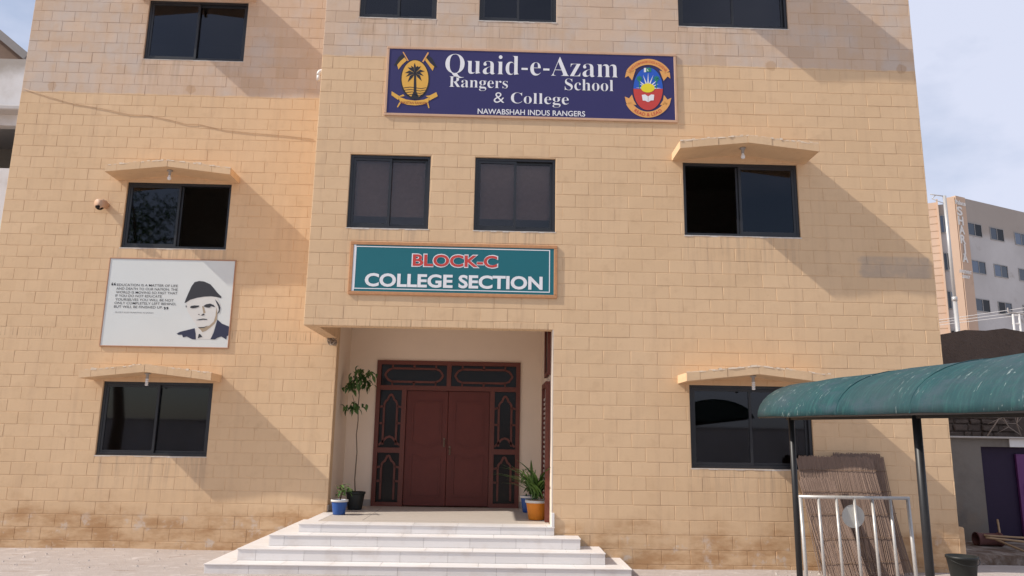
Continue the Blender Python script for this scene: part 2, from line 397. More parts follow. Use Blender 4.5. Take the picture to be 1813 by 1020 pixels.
# side door and window on the right porch wall (seen edge on)
sdm = MB(); sdm.box(XO - .07, XO - .001, .55, .62, FL, 2.62); sdm.box(XO - .07, XO - .001, 1.43, 1.50, FL, 2.62); sdm.box(XO - .07, XO - .001, .62, 1.43, 2.55, 2.62)
sdo = obj('side_door', sdm, M_MAROON, B)
lv = MB(); lv.box(XO - .02, XO - .002, .62, 1.43, FL + .01, 2.55)
for i in range(22): z = FL + .25 + i * .075; lv.box(XO - .045, XO - .021, .66, 1.39, z, z + .035)
obj('louvre_panel', lv, simple('pale_louvre', (.45, .38, .34), .6), sdo)
swm = MB(); swm.box(XO - .05, XO - .001, .5, .56, 2.72, 3.6); swm.box(XO - .05, XO - .001, 1.2, 1.26, 2.72, 3.6); swm.box(XO - .05, XO - .001, .56, 1.2, 2.72, 2.78)
swo = obj('side_window', swm, M_MAROON, B); g = MB(); g.box(XO - .02, XO - .002, .56, 1.2, 2.78, 3.6); obj('pane', g, M_BLACK, swo)

# windows --------------------------------------------------------------
M_BLIND = simple('brown_blind', (.30, .20, .16), .8, .2, var=.25, scale=20)
M_SILLW = simple('rough_mortar_edge', (.60, .55, .50), .95, .1, var=.3, scale=20)
def window(x0, x1, z0, z1, yp, left=True, right=True, blind=False, gl=None):
    gl = gl or M_GLASS; f = .045; ya, yb = yp + .035, yp + .115; xm = (x0 + x1) / 2
    mb = MB(); mb.box(x0, x0 + f, ya, yb, z0, z1); mb.box(x1 - f, x1, ya, yb, z0, z1); mb.box(x0 + f, x1 - f, ya, yb, z1 - f, z1); mb.box(x0 + f, x1 - f, ya, yb, z0, z0 + f)
    wo = obj('window', mb, M_BLACK, B)
    def sash(a, b, y):
        q = MB(); s_ = .038; zA, zB = z0 + f + .002, z1 - f - .002
        q.box(a, a + s_, y, y + .028, zA, zB); q.box(b - s_, b, y, y + .028, zA, zB); q.box(a + s_, b - s_, y, y + .028, zB - s_, zB); q.box(a + s_, b - s_, y, y + .028, zA, zA + s_)
        obj('sash', q, M_BLACK, wo); p = MB(); tl = random.uniform(-.004, .004)
        p.box(a + s_, b - s_, y + .011, y + .017, zA + s_, zB - s_)
        for i, v in enumerate(p.v): p.v[i] = (v[0], v[1] + tl * (1 if v[0] < xm else -1) * .3, v[2])
        obj('pane', p, gl, wo)
    if left: sash(x0 + f + .002, xm + .02, ya + .008)
    elif right: sash(xm - .055, x1 - f - .012, ya + .045)
    if right: sash(xm - .02, x1 - f - .002, ya + .044 if left else ya + .008)
    elif left: sash(x0 + f + .012, xm + .055, ya + .045)
    e = MB(); n_ = 14
    for i in range(n_):
        a = x0 - .01 + (x1 - x0 + .02) * i / n_; b = x0 - .01 + (x1 - x0 + .02) * (i + 1) / n_; h = random.uniform(.010, .024); e.box(a, b, yp - random.uniform(.001, .006), yp + .05, z0 - h, z0 - .001)
    obj('sill', e, M_SILLW, wo)
    if blind:
        bl = MB(); zt = z1 - .05; n_ = 44
        for i in range(n_):
            z = zt - i * (z1 - z0 - .28) / n_; bl.box(x0 + .05, x1 - .05, yb + .05, yb + .056, z - .02, z - .001)
        obj('blind', bl, M_BLIND, wo)
    return wo
for i in (0, 1, 2):
    window(*XWL, *LV[i], D, right=(i != 1), left=True)
    window(*XWR, *LV[i], 0, left=(i != 1))
for i in (1, 2):
    window(*XC1, *LV[i], 0, blind=(i == 1), gl=M_GLASS2 if i == 1 else None); window(*XC2, *LV[i], 0, blind=(i == 1), gl=M_GLASS2 if i == 1 else None)
# desk edge seen in the open left window
mb = MB(); mb.bbox(-6.28, -5.92, D + .2, D + .5, 4.86, 4.93); obj('desk_top', mb, simple('desk_wood', (.16, .07, .04)), B)

# gabled concrete hoods -----------------------------------------------
M_BULB = simple('white_bulb', (.78, .76, .74), .3, .5, var=.03); M_HOLD = simple('grey_holder', (.35, .32, .30), .5)
M_CRUST = simple('pale_cement_crust', (.66, .54, .42), .95, .1, var=.25, scale=30, bump=.4)
def hood(xw, ztop, yp, depth, cfl):
    a, b = xw[0] - .17, xw[1] + .13; xm = (a + b) / 2 - .02; zb, za, th = ztop + .015, ztop + .13, .118; yf = yp - depth
    q = MB()
    prof = [(a, zb), (xm, za), (b, zb), (b, zb + th), (xm, za + th), (a, zb + th)]
    q.add([(x, yf + .012, z) for x, z in prof] + [(x, yp + .02, z) for x, z in prof],
          [(0, 1, 4, 5), (1, 2, 3, 4), (11, 10, 7, 6), (10, 9, 8, 7), (0, 6, 7, 1), (1, 7, 8, 2), (5, 4, 10, 11), (4, 3, 9, 10), (0, 5, 11, 6), (2, 8, 9, 3)])
    ho = obj('window_hood', q, M_WALL, B)
    # fascia pieces with scored joints
    cuts = [a]; x = a + .19
    while x < xm - .08: cuts.append(x); x += BL * .96
    cuts.append(xm); x = xm + .36
    while x < b - .08: cuts.append(x); x += BL * .96
    cuts.append(b)
    zz = lambda x: zb + (za - zb) * ((x - a) / (xm - a) if x < xm else (b - x) / (b - xm))
    for p, r in zip(cuts[:-1], cuts[1:]):
        p += .0025; r -= .0025; j = random.uniform(-.003, .003); e1, e2 = random.uniform(-.004, .010), random.uniform(-.004, .010)
        f_ = MB(); f_.add([(p, yf + j, zz(p)), (r, yf + j, zz(r)), (r, yf + j, zz(r) + th + e2), (p, yf + j, zz(p) + th + e1)] + [(p, yf + .011, zz(p)), (r, yf + .011, zz(r)), (r, yf + .011, zz(r) + th + e2), (p, yf + .011, zz(p) + th + e1)],
                          [(0, 1, 2, 3), (0, 4, 5, 1), (3, 2, 6, 7), (0, 3, 7, 4), (1, 5, 6, 2), (4, 7, 6, 5)])
        obj('fascia_block', f_, M_WALL, ho)
    cr_ = MB(); n_ = 46
    for i in range(n_):
        p, r = a + (b - a) * i / n_, a + (b - a) * (i + 1) / n_; hh = abs(random.gauss(.004, .008)) + .002; y0 = yf - random.uniform(-.004, .006)
        cr_.add([(p, y0, zz(p) + th - .012), (r, y0, zz(r) + th - .012), (r, y0 + .004, zz(r) + th + hh), (p, y0 + .004, zz(p) + th + hh), (p, yf + .08, zz(p) + th - .002), (r, yf + .08, zz(r) + th - .002)], [(0, 1, 2, 3), (3, 2, 5, 4)])
    obj('mortar_lip', cr_, M_CRUST, ho)
    c = Vector((xm - .02, yp - depth * .62, za - .005)); k = MB(); k.lathe(c, [(.0, 0), (.045, 0), (.045, -.02), (.022, -.025), (.022, -.09), (.0, -.09)], 12); obj('bulb_holder', k, M_HOLD, ho, True)
    k = MB(); cc = c + Vector((0, 0, -.088))
    if cfl:
        for s_ in range(4): k.lathe(cc + Vector((0, 0, -.03 * s_)), [(.014, 0), (.027, -.008), (.027, -.02), (.014, -.028)], 10)
    else: k.lathe(cc, [(.014, 0), (.02, -.02), (.033, -.05), (.03, -.08), (.0, -.092)], 12)
    obj('bulb', k, M_BULB, ho, True)
for i in (0, 1, 2):
    hood(XWL, LV[i][1], D, .47, i == 0); hood(XWR, LV[i][1], 0, .53, i == 0)

# entrance door ---------------------------------------------------------
LX0, LX1, LZ = -2.785, -1.262, 2.575; XMID = (LX0 + LX1) / 2; MZ = P(690, 797, Y=DY).z
fm = MB(); t = .075; ya, yb = DY - .03, DY + .10
for x0, x1, z0, z1 in ((DX0, DX0 + t, FL, DZ1), (DX1 - t, DX1, FL, DZ1), (DX0 + t, DX1 - t, DZ1 - t, DZ1), (DX0 + t, DX1 - t, LZ, LZ + .085), (LX0 - .085, LX0, FL, LZ), (LX1, LX1 + .085, FL, LZ),
                       (XMID - .04, XMID + .04, LZ + .085, DZ1 - t), (DX0 + t, LX0 - .085, MZ - .045, MZ + .045), (LX1 + .085, DX1 - t, MZ - .045, MZ + .045), (DX0 + t, LX0 - .085, FL, FL + .07), (LX1 + .085, DX1 - t, FL, FL + .07)):
    fm.box(x0, x1, ya, yb, z0, z1)
door = obj('entrance_door', fm, M_MAROON, B)
def pane_tracery(x0, x1, z0, z1, kind):
    g = MB(); g.box(x0, x1, DY + .03, DY + .038, z0, z1); obj('pane', g, M_BLACKGLASS, door)
    q = MB(); W, dp, y = .036, .024, DY + .028; w_, h_ = x1 - x0, z1 - z0; p = lambda a, b: (x0 + a * w_, y, z0 + b * h_)
    if kind == 'transom':
        q.bar([p(.06, .5), p(.08, .38), p(.11, .26), p(.17, .18), p(.83, .18), p(.89, .26), p(.92, .38), p(.94, .5), p(.92, .62), p(.89, .74), p(.83, .82), p(.17, .82), p(.11, .74), p(.08, .62)], W, dp, closed=True)
        q.bar([p(.5, 0), p(.5, .18)], W, dp); q.bar([p(.5, .82), p(.5, 1)], W, dp)
        for s_, e_ in (((.17, 0), (.17, .18)), ((.83, 0), (.83, .18)), ((.17, .82), (.17, 1)), ((.83, .82), (.83, 1))): q.bar([p(*s_), p(*e_)], W * .8, dp)
    else:
        top = .93 if kind == 'upper' else .95
        arch = [p(.20, .05), p(.20, .72), p(.22, .77), p(.28, .81), p(.35, .83), p(.40, .88), p(.45, top - .02), p(.5, top - .01), p(.55, top - .02), p(.60, .88), p(.65, .83), p(.72, .81), p(.78, .77), p(.80, .72), p(.80, .05)]
        q.bar(arch, W, dp); q.bar([p(0, .70), p(.2, .72)], W, dp); q.bar([p(.8, .72), p(1, .70)], W, dp); q.bar([p(0, .42), p(.2, .42)], W, dp); q.bar([p(.8, .42), p(1, .42)], W, dp)
        if kind == 'upper': q.bar([p(.02, .04), p(.2, .10), p(.36, .17), p(.5, .19), p(.64, .17), p(.8, .10), p(.98, .04)], W, dp)
    obj('tracery', q, M_MAROON, door)
M_BLACKGLASS = NT('dark_door_glass').done((.010, .008, .008), .18, .22)
for a, b in ((DX0 + t, XMID - .04), (XMID + .04, DX1 - t)): pane_tracery(a, b, LZ + .085, DZ1 - t, 'transom')
for a, b in ((DX0 + t, LX0 - .085), (LX1 + .085, DX1 - t)): pane_tracery(a, b, MZ + .045, LZ, 'upper'); pane_tracery(a, b, FL + .07, MZ - .045, 'lower')
for s_, (a, b) in enumerate(((LX0 + .003, XMID - .003), (XMID + .003, LX1 - .003))):
    lf = MB(); lf.bbox(a, b, DY + .02, DY + .062, FL + .012, LZ - .004, .004); leaf = obj('door_leaf', lf, M_MAROON2, door)
    q = MB(); y = DY + .019; x0, x1 = a + .12, b - .12; n_ = 16
    wav = lambda zb, s: [(x0 + (x1 - x0) * i / n_, y, zb + s * (.035 * math.cos(2 * math.pi * (i / n_)) if 2 < i < n_ - 2 else .03)) for i in range(n_ + 1)]
    q.bar([(x0, y, FL + .18), (x1, y, FL + .18)] + list(reversed(wav(FL + .86, 1))), .026, .014, closed=True)
    q.bar([(x1, y, LZ - .2), (x0, y, LZ - .2)] + wav(FL + 1.07, 1), .026, .014, closed=True)
    obj('panel_moulding', q, M_MAROON2, leaf)
    k = MB(); hx = (b - .05) if s_ == 0 else (a + .05); hz = FL + (1.12 if s_ == 0 else .98)
    k.bbox(hx - .018, hx + .018, DY - .002, DY + .02, hz - .08, hz + .08, .003); k.tube([(hx, DY - .0, hz + .04), (hx, DY - .05, hz + .03), (hx, DY - .05, hz - .05), (hx, DY - .0, hz - .06)], .008)
    obj('handle', k, simple('dull_brass', (.16, .10, .07), .5, .4, .3), leaf)

# ------------------------------------------------------------------ entrance steps
ST = thing('entrance_steps', 'four wide white tiled steps rising to the porch of the maroon double door', 'steps', (-2.1, -.4, 0))
lev = [(.125, -4.83, .62, -.93), (.272, -4.52, .325, -.63), (.415, -4.205, .03, -.33), (FL, -3.89, -.305, -.03)]
for n_, (z, xl, xr, yf) in enumerate(lev):
    c = MB(); c.box(xl + .012, xr - .012, yf + .012, -.002 if n_ < 3 else .25, -.2, z - .014); c.box(xl + .012, XB + .14, .0, D - .002, -.2, z - .0145)
    if n_ == 3: c.box(XW + .002, XO - .015, .25, DY - .02, -.2, z - .0142)
    step = obj('step', c, M_GROUT, ST)
    nxl, nxr, nyf = (lev[n_ + 1][1:] if n_ < 3 else (None, None, .30))
    zl = lev[n_ - 1][0] if n_ else -.12
    x = xl - random.uniform(.05, .5)
    while x < xr:                                                  # risers
        a, b = max(x, xl), min(x + .63, xr); x += .63
        if b - a > .03: q = MB(); q.bbox(a + .0015, b - .0015, yf, yf + .011, zl + .001, z - .0135, .0015); obj('riser_tile', q, M_TILE, step)
    x = xl - random.uniform(.05, .5)
    while x < xr:                                                  # treads
        a, b = max(x, xl - .008), min(x + .63, xr + .008); x += .63
        if b - a > .03: q = MB(); q.bbox(a + .0015, b - .0015, yf - .012, (nyf if nyf < .2 else .29) - .0015, z - .013, z, .002); obj('tread_tile', q, M_TILE, step)
    if n_ < 3:
        q = MB(); q.bbox(nxr + .0015, xr + .008, nyf, -.003, z - .013, z, .002); obj('tread_tile', q, M_TILE, step)
        y = nyf
        while y < D - .05: q = MB(); y2 = min(y + .63, D - .003); q.bbox(xl - .008, nxl - .0015, y + .0015, y2 - .0015, z - .013, z, .002); obj('tread_tile', q, M_TILE, step); y = y2
    else:
        y = .30
        while y < D - .05: q = MB(); y2 = min(y + .63, D - .003); q.bbox(xl - .008, XW + .15, y + .0015, y2 - .0015, z - .013, z, .002); obj('tread_tile', q, M_TILE, step); y = y2
        f = MB(); f.box(XW + .153, XO - .016, .293, DY - .021, z - .013, z - .002); obj('porch_floor', f, M_TERR, step)
        f = MB(); f.box(XW + .012, XW + .152, D, DY - .021, z - .013, z - .003); f.box(-3.1, -3.085, .5, 2.3, z - .002, z - .0005); f.box(-3.085, -.8, .5, .515, z - .002, z - .0005); obj('floor_strip', f, M_GROUT, step)
q = MB(); q.bbox(-.345, -.303, -.034, .15, FL + .001, FL + .19, .004); obj('corner_tile', q, M_TILE, ST)

# ------------------------------------------------------------------ lettering helpers
DG = None
def serif(s): return ''.join(chr(0x1D400 + ord(c) - 65) if 'A' <= c <= 'Z' else chr(0x1D41A + ord(c) - 97) if 'a' <= c <= 'z' else c for c in s)
def text_mesh(body, offset=0.0, space=1.0):
    c = bpy.data.curves.new('lettering', 'FONT'); c.body = body; c.size = 1; c.offset = offset; c.space_character = space; c.resolution_u = 4
    o = bpy.data.objects.new('lettering', c); COL.objects.link(o); bpy.context.view_layer.update()
    me = bpy.data.meshes.new_from_object(o.evaluated_get(bpy.context.evaluated_depsgraph_get())); bpy.data.objects.remove(o); bpy.data.curves.remove(c)
    return [tuple(v.co) for v in me.vertices], [tuple(p.vertices) for p in me.polygons]
CAPH = {}
def caph(kind):
    if kind not in CAPH:
        v, _ = text_mesh(serif('E') if kind else 'E'); CAPH[kind] = max(p[1] for p in v)
    return CAPH[kind]
def line(body, u0, v0, u1, vt, Y, mat, parent, ser=False, off=0.0, lift=.003, name='lettering', grow=0.0):
    vs, fs = text_mesh(serif(body) if ser else body, off); a = P(u0, v0, Y=Y); b = P(u1, v0, Y=Y); tp = P(u0, vt, Y=Y)
    xa, xb = min(v[0] for v in vs) , max(v[0] for v in vs); sx = (b.x - a.x) / (xb - xa); sz = (tp.z - a.z) / caph(ser)
    q = MB(); q.add([(a.x + (v[0] - xa) * sx, Y - lift, a.z + v[1] * sz) for v in vs], fs); return obj(name, q, mat, parent)
def flat(polys, Y, mat, parent, name, lift):
    q = MB()
    for pl in polys: q.poly([tuple(P(u, v, Y=Y) - Vector((0, lift, 0))) for u, v in pl])
    return obj(name, q, mat, parent)
def ell(cx, cy, rx, ry, n=40, a0=0, a1=360): return [(cx + rx * math.cos(math.radians(a0 + (a1 - a0) * i / n)), cy + ry * math.sin(math.radians(a0 + (a1 - a0) * i / n))) for i in range(n if a1 - a0 == 360 else n + 1)]
def pm_(name, col, rough=.45): return simple(name, col, rough, .4, var=.05, scale=3)
W_ = pm_('white_print', (.78, .78, .80)); GOLD = pm_('gold_print', (.72, .40, .07)); NAVY = pm_('navy_print', (.030, .026, .115)); DARK = pm_('dark_print', (.018, .018, .026))
ORG = pm_('orange_ribbon_print', (.75, .37, .11)); RED = pm_('red_print', (.55, .055, .045)); BLUE = pm_('blue_print', (.02, .10, .50)); YEL = pm_('yellow_print', (.78, .66, .03)); GRN = pm_('green_print', (.02, .22, .12))
TEAL = pm_('teal_print', (.008, .135, .165)); BROWNT = pm_('brown_print', (.33, .08, .03)); FRAME_T = simple('tan_painted_frame', (.56, .36, .24), .6); FRAME_W = simple('wood_frame', (.50, .25, .12), .55, var=.25, scale=18)
def signboard(name, label, cat, x0, x1, z0, z1, yw, fw, dp, fmat, pmat, ftop=None):
    t_ = thing(name, label, cat, ((x0 + x1) / 2, yw - dp / 2, z0)); p = MB(); p.box(x0 + fw * .5, x1 - fw * .5, yw - dp + .008, yw - .003, z0 + fw * .5, z1 - fw * .5); pn = obj('panel', p, pmat, t_)
    for a in ((x0, x1, z1 - fw, z1), (x0, x1, z0, z0 + fw), (x0, x0 + fw, z0 + fw + .001, z1 - fw - .001), (x1 - fw, x1, z0 + fw + .001, z1 - fw - .001)):
        f = MB(); f.bbox(a[0], a[1], yw - dp, yw - .002, a[2], a[3], .005); obj('frame_rail', f, fmat, t_)
    return t_, pn, yw - dp + .008

# school name board
T, PN, YS = signboard('school_sign', 'long navy board with white school name between two crests above the porch', 'sign', -3.01, 1.617, 6.675, 7.85, 0, .04, .026, FRAME_T, NAVY)
line('Quaid-e-Azam', 788, 129.5, 1094, 95.5, YS, W_, PN, True, -.011); line('Rangers', 795, 154, 899, 135, YS, W_, PN, True, -.009)
line('School', 1000, 159.5, 1086, 139.5, YS, W_, PN, True, -.009); line('& College', 874, 182, 1007, 163, YS, W_, PN, True, -.009)
line('NAWABSHAH INDUS RANGERS', 845.6, 201.5, 1036, 192.5, YS, W_, PN, off=.012)
k = lambda l: [(670 + a / 6.475, 70 + b / 6.475) for a, b in l]
em = flat([k(ell(420, 458, 168, 228))], YS, DARK, T, 'palm_crest', .002)
flat([k(ell(420, 452, 153, 212))], YS, GOLD, em, 'oval', .0035)
pal = [k([(408, 380), (432, 380), (436, 600), (475, 688), (362, 688), (404, 600)])]
for ex, ey, bw in ((415, 268, 12), (335, 322, 16), (303, 385, 16), (335, 492, 18), (497, 478, 18), (532, 366, 16), (488, 308, 16), (372, 300, 12), (455, 300, 12), (312, 430, 14), (520, 420, 14)):
    sx, sy = 420, 388; dx, dy = ex - sx, ey - sy; ln = math.hypot(dx, dy); nx_, ny_ = -dy / ln, dx / ln; mx_, my_ = sx + dx * .55, sy + dy * .55 - 14
    pal.append(k([(sx, sy), (mx_ + nx_ * bw, my_ + ny_ * bw), (ex, ey), (mx_ - nx_ * bw, my_ - ny_ * bw)]))
for yy, xa, xb in ((553, 285, 550), (580, 292, 540), (608, 305, 530), (634, 322, 508)): pal.append(k([(xa, yy), (xa + 80, yy - 10), (xb - 60, yy + 8), (xb, yy - 3), (xb, yy + 3), (xb - 60, yy + 15), (xa + 80, yy - 3), (xa, yy + 7)]))
flat(pal, YS, DARK, em, 'palm', .005)
flat([k([(277, 145), (290, 145), (348, 245), (336, 250)]), k([(565, 148), (580, 155), (516, 262), (502, 255)])], YS, ORG, em, 'flag_pole', .006)
flat([k([(275, 165), (230, 205), (178, 302), (215, 292), (252, 248), (300, 207)]), k([(566, 180), (612, 212), (672, 320), (640, 312), (600, 258), (546, 212)])], YS, DARK, em, 'flag_dark', .003)
flat([k([(300, 207), (326, 240), (270, 292), (230, 345), (215, 292), (252, 248)]), k([(544, 206), (534, 238), (578, 298), (622, 362), (640, 312), (592, 268)])], YS, GOLD, em, 'flag_gold', .0035)
flat([k([(152, 595), (150, 640), (228, 696), (238, 660), (300, 650), (285, 630), (240, 650)]), k([(680, 652), (664, 605), (592, 642), (540, 650), (576, 668), (586, 702)]), k([(228, 655), (250, 722), (330, 750), (420, 757), (510, 748), (572, 718), (588, 662), (520, 692), (420, 703), (320, 690)]),
      k([(240, 722), (212, 775), (224, 780), (258, 728)]), k([(556, 728), (574, 790), (586, 786), (570, 722)])], YS, GOLD, em, 'ribbon', .0055)
line('PAKISTAN RANGERS', 670 + 255 / 6.475, 70 + 738 / 6.475, 670 + 562 / 6.475, 70 + 710 / 6.475, YS, BROWNT, em, lift=.007, off=.01)
k = lambda l: [(1000 + a / 7.036, 80 + b / 7.036) for a, b in l]
em = flat([k(ell(1037, 543, 190, 274))], YS, DARK, T, 'sunrise_crest', .002)
flat([k(ell(1037, 545, 183, 266, 40, 180, 360))], YS, BLUE, em, 'oval_sky', .0035); flat([k(ell(1037, 545, 183, 266, 40, 0, 180))], YS, RED, em, 'oval_ground', .0035)
ry = []
for ex, ey in ((1037, 345), (972, 370), (1102, 372), (905, 428), (1165, 425), (920, 478), (1172, 482), (885, 530), (1203, 538)):
    dx, dy = ex - 1035, ey - 545; ln = math.hypot(dx, dy); ry.append(k([(1035 - dy / ln * 14, 540 + dx / ln * 14), (ex, ey), (1035 + dy / ln * 14, 540 - dx / ln * 14)]))
flat(ry, YS, W_, em, 'sun_ray', .0045); flat([k(ell(1033, 535, 85, 57))], YS, YEL, em, 'sun_disc', .006)
pls = []
for cx_ in (928, 1140):
    pls.append(k([(cx_ - 5, 425), (cx_ + 5, 425), (cx_ + 6, 540), (cx_ - 6, 540)]))
    for a_ in range(0, 360, 51): r_ = math.radians(a_ + 15); pls.append(k([(cx_, 418), (cx_ + 24 * math.cos(r_) - 9 * math.sin(r_), 414 + 24 * math.sin(r_) + 9 * math.cos(r_)), (cx_ + 46 * math.cos(r_), 424 + 42 * math.sin(r_)), (cx_ + 24 * math.cos(r_) + 9 * math.sin(r_), 414 + 24 * math.sin(r_) - 9 * math.cos(r_))]))
flat(pls, YS, GRN, em, 'palm_tree', .0055)
flat([k([(985, 286), (1012, 286), (1012, 338), (985, 340)])], YS, W_, em, 'flag_white', .006); flat([k([(1012, 286), (1076, 284), (1076, 333), (1012, 338)])], YS, GRN, em, 'flag_green', .006)
flat([k(ell(1040, 311, 14, 16, 16))], YS, W_, em, 'crescent', .0072); flat([k(ell(1045, 308, 12, 14, 16))], YS, GRN, em, 'crescent_gap', .0082)
flat([k([(958, 622), (1000, 616), (1035, 640), (1035, 712), (1000, 694), (970, 692)]), k([(1039, 640), (1075, 616), (1113, 620), (1106, 690), (1070, 692), (1039, 712)])], YS, W_, em, 'open_book', .006)
def arc(cx_, cy_, r0, r1, a0, a1, n=20): return k([(cx_ + r0 * math.cos(math.radians(a0 + (a1 - a0) * i / n)), cy_ + r0 * math.sin(math.radians(a0 + (a1 - a0) * i / n))) for i in range(n + 1)] + [(cx_ + r1 * math.cos(math.radians(a1 + (a0 - a1) * i / n)), cy_ + r1 * math.sin(math.radians(a1 + (a0 - a1) * i / n))) for i in range(n + 1)])
flat([arc(1035, 491, 318, 244, 212, 328), arc(1035, 600, 305, 230, 27, 153),
      k([(765, 330), (748, 408), (790, 385), (838, 442), (882, 310), (800, 335)]), k([(1305, 340), (1315, 420), (1280, 392), (1230, 447), (1178, 318), (1270, 345)]),
      k([(746, 642), (800, 665), (836, 618), (858, 685), (892, 748), (765, 728)]), k([(1326, 658), (1278, 680), (1234, 622), (1222, 690), (1184, 748), (1306, 738)])], YS, ORG, em, 'ribbon', .0055)
def arc_text(body, cx_, cy_, r, a0, a1, hpx, bottom, mat, par):
    vs, fs = text_mesh(body, .006, 1.05); xa, xb = min(v[0] for v in vs), max(v[0] for v in vs); q = MB(); out = []
    for v in vs:
        t_ = (v[0] - xa) / (xb - xa); a_ = math.radians(a0 + (a1 - a0) * t_); h = v[1] / caph(False) * hpx; rr = r - h if bottom else r + h
        (u_, w_), = k([(cx_ + rr * math.cos(a_), cy_ + rr * math.sin(a_))]); out.append(tuple(P(u_, w_, Y=YS) - Vector((0, .0072, 0))))
    q.add(out, fs); obj('lettering', q, mat, par)
arc_text('READ & LEAD', 1035, 600, 288, 128, 52, 42, True, RED, em)
arc_text('QUAID-E-AZAM RANGERS SCHOOL & COLLEGE NSB', 1035, 491, 266, 216, 324, 30, False, RED, em)

# block name banner
T, PN, YS = signboard('block_sign', 'teal banner with red and white block lettering in a wooden frame over the porch', 'sign', -3.405, -.28, 3.815, 4.63, 0, .05, .026, FRAME_W, TEAL)
f = MB()
x0, x1, z0, z1 = P(630, 437, Y=YS).x, P(974, 440, Y=YS).x, 3.90, 4.545
for a in ((x0, x1, z1, z1 + .014), (x0, x1, z0, z0 + .014), (x0, x0 + .014, z0 + .015, z1 - .001), (x1 - .014, x1, z0 + .015, z1 - .001)): f.add([(a[0], YS - .002, a[2]), (a[1], YS - .002, a[2]), (a[1], YS - .002, a[3]), (a[0], YS - .002, a[3])], [(0, 1, 2, 3)])
obj('border_line', f, W_, PN)
f = MB(); f.add([(-3.352, YS - .0025, 3.868), (-3.318, YS - .0025, 3.868), (-3.318, YS - .0025, 4.577), (-3.352, YS - .0025, 4.577)], [(0, 1, 2, 3)]); obj('white_edge', f, W_, PN)
line('BLOCK-C', 728.5, 470.8, 882, 450.3, YS, W_, PN, off=.055, lift=.003); line('BLOCK-C', 730.5, 470, 880, 451, YS, RED, PN, off=.026, lift=.005)
line('COLLEGE SECTION', 645.3, 505.8, 960.6, 484.5, YS, W_, PN, off=.032)

# quotation poster with portrait
POS = simple('pale_grey_print', (.655, .685, .675), .5, .3, var=.05, scale=2)
T, PN, YS = signboard('portrait_poster', 'pale grey poster with a quotation beside a portrait of a man in dark cap', 'poster', -7.80, -5.655, 3.14, 4.665, D, .02, .024, simple('brown_frame', (.40, .23, .15), .6), POS)
INK = pm_('ink_print', (.035, .035, .042)); GREYI = pm_('grey_ink_print', (.16, .16, .17))
for s_, ua, ub, vb in (('EDUCATION IS A MATTER OF LIFE', 207.1, 314.9, 506.2), ('AND DEATH TO OUR NATION. THE', 206, 314.7, 512.8), ('WORLD IS MOVING SO FAST THAT', 205.2, 314.2, 519.2), ('IF YOU DO NOT EDUCATE', 204, 286.3, 525.4), ('YOURSELVES YOU WILL BE NOT', 204, 307.4, 532), ('ONLY COMPLETELY LEFT BEHIND,', 202.5, 312, 538.3), ('BUT WILL BE FINISHED UP.', 201.7, 288, 544.8)):
    line(s_, ua, vb, ub, vb - 4.1, YS, INK, PN, off=.003)
line('- QUAID E AZAM MUHAMMAD ALI JINNAH', 201.5, 553.8, 271.5, 551.6, YS, GREYI, PN)
k = lambda l: [(180 + a / 12.087, 490 + b / 12.087) for a, b in l]
def qm(x, y, s): return [k(ell(x, y, 20, 18, 14)), k([(x - 20 * s, y), (x - 19 * s, y - 22 * s), (x + 10 * s, y - 48 * s), (x + 14 * s, y - 40 * s), (x + 2 * s, y - 14 * s)])]
flat(qm(230, 170, 1) + qm(285, 170, 1) + qm(1350, 664, -1) + qm(1406, 664, -1), YS, INK, PN, 'quotation_mark', .003)
k = lambda l: [(300 + a / 8.16, 485 + b / 8.16) for a, b in l]
por = flat([k([(240, 410), (300, 370), (500, 328), (600, 322), (690, 335), (735, 440), (725, 550), (690, 590), (690, 660), (600, 945), (382, 945), (370, 790), (415, 778), (330, 650), (262, 540)])], YS, pm_('pale_skin_print', (.66, .65, .62)), T, 'portrait', .002)
flat([k([(218, 422), (235, 372), (270, 290), (320, 180), (365, 120), (430, 103), (500, 110), (590, 150), (640, 205), (690, 270), (735, 312), (752, 330), (745, 350), (690, 335), (600, 324), (500, 330), (400, 345), (300, 375), (238, 415)])], YS, INK, por, 'cap', .004)
SUIT = pm_('suit_print', (.03, .034, .07))
for pg in ([(105, 865), (150, 838), (365, 785), (380, 860), (382, 948), (330, 945), (250, 905), (195, 918), (185, 880), (130, 880)], [(695, 660), (760, 720), (872, 765), (866, 885), (830, 900), (822, 948), (750, 905), (690, 925), (660, 948), (592, 945), (640, 850)]): flat([k(pg)], YS, SUIT, por, 'suit', .004)
flat([k([(680, 480), (668, 600), (640, 690), (580, 745), (500, 772), (415, 777), (448, 806), (478, 842), (530, 822), (592, 775), (650, 722), (688, 660), (692, 560)]), k([(472, 462), (500, 478), (522, 560), (492, 575), (482, 520)])], YS, pm_('face_shade_print', (.38, .30, .21)), por, 'face_shading', .0035)
flat([k([(300, 492), (308, 466), (360, 456), (432, 458), (426, 476), (380, 492), (340, 498)]), k([(488, 468), (530, 440), (590, 430), (640, 450), (662, 482), (606, 466), (578, 490), (532, 484)]), k([(415, 584), (432, 580), (440, 590), (422, 594)]), k([(452, 600), (490, 574), (514, 588), (484, 602)]), k([(384, 670), (430, 655), (490, 645), (552, 655), (540, 664), (480, 662), (430, 670)]),
      k([(425, 868), (445, 870), (476, 908), (432, 922), (410, 936)]), k([(660, 368), (692, 400), (724, 450), (736, 490), (724, 550), (692, 586), (716, 520), (706, 470), (678, 412)]), k([(415, 772), (500, 768), (560, 745), (500, 780), (430, 784)]), k([(236, 455), (250, 460), (246, 490), (238, 480)])], YS, INK, por, 'features', .0055)

